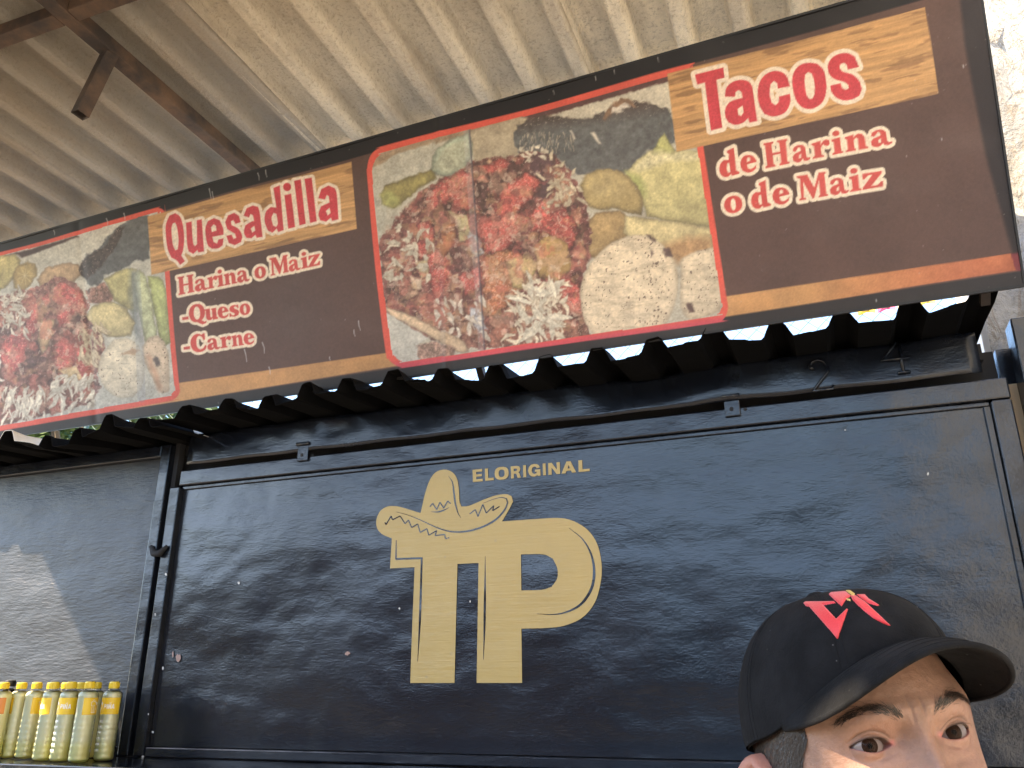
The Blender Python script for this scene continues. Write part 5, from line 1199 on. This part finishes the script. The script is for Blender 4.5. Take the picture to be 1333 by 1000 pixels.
for s_ in (-1, 1):
    b0 = len(sv)
    for p_, r_ in ((bp(s_*.09, 0, .84), (.105,.11)), (bp(s_*.10, .02, .50), (.080,.084)), (bp(s_*.10, 0, .18), (.064,.066))): sv.append(p_); sr.append(r_)
    se += [(1, b0), (b0, b0+1), (b0+1, b0+2)]
V_, F_ = skin_obj(sv, se, sr, 0); m = MB(); m.v = V_; m.f = F_; m.build('trousers', plain('denim', (.03, .045, .08), .9, scale=80), person, smooth=True)
# ================================================================== CAP (worn: a thing of its own)
cap = thing('baseball_cap', tuple(hw((0, .085, .05))), 'black cotton baseball cap with a curved bill and angular red embroidery', 'cap')
t = NT('black_twill'); tw = t.noise(700, 2, sc=(1, 1, 1)); lint = t.ramp(t.voro(85), [(.035, 1), (.06, 0)]); lk = t.ramp(t.noise(25, 2), [(.52, 0), (.58, 1)])
c = t.mix(t.ramp(t.noise(22, 6, .7), [(.35, 0), (.7, 1)]), (.0030, .0033, .0042), (.0115, .0118, .0135)); c = t.mix(t.math('MULTIPLY', t.math('MULTIPLY', lint, lk), .4), c, (.35, .34, .33))
M_TWILL = t.set(c, .9, 0, t.bump(tw, .6, .0010, t.bump(t.noise(38, 3), .5, .006)), **{'Specular IOR Level': .15})
CQ = Matrix.Rotation(radians(2), 3, 'Z') @ Matrix.Rotation(radians(0), 3, 'Y'); CC = Vector((0, .086, .03))
def cw(p): return hw(CC+CQ @ (Vector(p)-CC))
CA, CF, CB, CY = .0845, .1045, .1120, .086
def rimz(a):                                   # a: angle from the front
    return .060-.044*sin(min(abs(a), pi/2))**2*1.0-(.012*sin((abs(a)-pi/2))**1 if abs(a) > pi/2 else 0)
CTOP = .119
def crown(a, t_):
    b = CF if cos(a) > 0 else CB; f = max(0., cos(t_*pi/2))**.78
    lift = .006*max(0, cos(a))*sin(pi*min(1, t_*1.1))
    rz_ = rimz(a); z_ = rz_+(CTOP-rz_)*sin(t_*pi/2)
    seam = 1-.010*math.exp(-(((a/(pi/3)+.5) % 1-.5)/.03)**2) if t_ < .97 else 1      # six panels
    bulge = 1+.012*sin(pi*t_)
    return ((CA*sin(a)*f*bulge*seam), CY-(b*cos(a)*f*bulge+lift*f)*seam, z_)
na, nt_ = 180, 44
P = [[tuple(cw(crown(-pi+2*pi*j/na, i/nt_))) for j in range(na+1)] for i in range(nt_+1)]
mc = MB().grid(P); cro = mc.build('crown', M_TWILL, cap, smooth=True)
cbv = BVHTree.FromPolygons(mc.v, mc.f)
# raised seam stitching along the panel joins
for k in range(6):
    a = (k+.5)*pi/3-pi; pts = []
    for off in (-.030, .030):
        pts = [cw(Vector(crown(a+off, i/30))*1) for i in range(0, 29)]
        MB().tube(pts, .0004, 5).build('stitching', M_TWILL, cro)
MB().lathe([(.0085, -.002), (.0085, .0015), (.005, .004), (.0015, .0045)], n=14).build('top_button', M_TWILL, None)
tb = bpy.data.objects['top_button']; tb.parent = cap; tb.location = cw((0, CY, CTOP))-cap.location; tb.rotation_euler = (HR @ CQ).to_euler()
# sweatband and bill
P = [[tuple(cw(((CA-.0022)*sin(a), CY-((CF if cos(a) > 0 else CB)-.0022)*cos(a), rimz(a)+dz_))) for a in np.linspace(-pi, pi, 121)] for dz_ in (-.001, .012, .024)]
MB().grid(P).build('sweatband', M_TWILL, cro, smooth=True)
BL = .055
def bill(a, s_):
    ix, iy, iz = CA*.985*sin(a), CY-CF*.985*cos(a), rimz(a)+.001
    c_ = max(0., cos(a*pi/2/radians(68))); ox = .0760*math.copysign(abs(sin(a*pi/2/radians(68)))**.82, a); oy = CY-CF*cos(a)-BL*c_**.58; 
    oz = .060-.003-.037*(ox/.0760)**2-.004*c_
    sm = s_
    return (ix+(ox-ix)*sm, iy+(oy-iy)*sm, iz+(oz-iz)*sm+.004*sin(pi*sm)*c_)
P = [[tuple(cw(bill(a, i/18))) for a in np.linspace(-radians(68), radians(68), 73)] for i in range(19)]
bo = MB().grid(P).build('bill', M_TWILL, cap, smooth=True, solid=.0034)
for s_ in (.2, .35, .5, .65, .8, .93):
    MB().tube([cw(Vector(bill(a, s_))+Vector((0, 0, .0019))) for a in np.linspace(-radians(64), radians(64), 60)], .0003, 4).build('stitching', M_TWILL, bo)
MB().tube([cw(bill(a, 1.0)) for a in np.linspace(-radians(68), radians(68), 73)], .0022, 8).build('piping', M_TWILL, bo, smooth=True)
# embroidery, stitched proud of the front panels
def emb_patch(poly, z, name, mat_, off=.0016, step=.45):
    q = zc(poly, *z); P_ = np.array(q); a = P_.min(0); b = P_.max(0); xs_ = np.arange(a[0], b[0]+step, step); ys_ = np.arange(a[1], b[1]+step, step)
    gx, gy = np.meshgrid(xs_, ys_); ins = sdpoly(gx, gy, q); m_ = MB(); ids = {}
    for i in range(len(ys_)):
        for j in range(len(xs_)):
            if ins[i, j] < step*.75:
                d = Vector(ray(xs_[j], ys_[i])).normalized(); h = cbv.ray_cast(Vector(CAMP), d)
                if h[0] is None: continue
                n_ = h[1] if h[1].dot(d) < 0 else -h[1]; ed = min(1., max(0., -ins[i, j]/1.6)); ids[i, j] = len(m_.v); pos = h[0]+n_*(-.0003+off*(.25+.75*ed**.5)); m_.v.append(tuple(pos))
    for (i, j) in list(ids):
        k_ = [(i, j), (i, j+1), (i+1, j+1), (i+1, j)]
        if all(c__ in ids for c__ in k_): m_.f.append(tuple(ids[c__] for c__ in k_))
    if m_.f: m_.build(name, mat_, cro, smooth=True)
t = NT('red_thread'); tn = t.noise(300, 3, .6, sc=(3, 3, .6)); M_RED = t.set(t.mix(tn, (.42, .010, .018), (.62, .026, .036)), .5, 0, t.bump(tn, .5, .0008), **{'Sheen Weight': .3})
M_GTH = plain('gold_thread', (.50, .36, .10), .45)
EZ = ((1040, 760), 10.25)
emb_patch([(62,262),(90,240),(470,238),(490,258),(330,290),(500,470),(640,335),(655,345),(520,735),(510,738),(430,640),(140,310),(95,300)], EZ, 'embroidery', M_RED)
emb_patch([(400,145),(430,118),(620,102),(700,168),(640,202),(570,305),(470,215)], EZ, 'embroidery', M_RED)
emb_patch([(690,160),(760,160),(880,240),(1000,350),(1220,558),(1190,562),(1000,470),(860,360),(720,225)], EZ, 'embroidery', M_RED)
emb_patch([(770,148),(880,145),(930,200),(1075,292),(1040,298),(920,262),(840,205)], EZ, 'embroidery', M_RED)
emb_patch([(620,95),(690,97),(750,142),(735,185),(690,150)], EZ, 'embroidery', M_GTH, .002); emb_patch([(625,200),(690,215),(690,235),(650,225)], EZ, 'embroidery', M_GTH, .002)
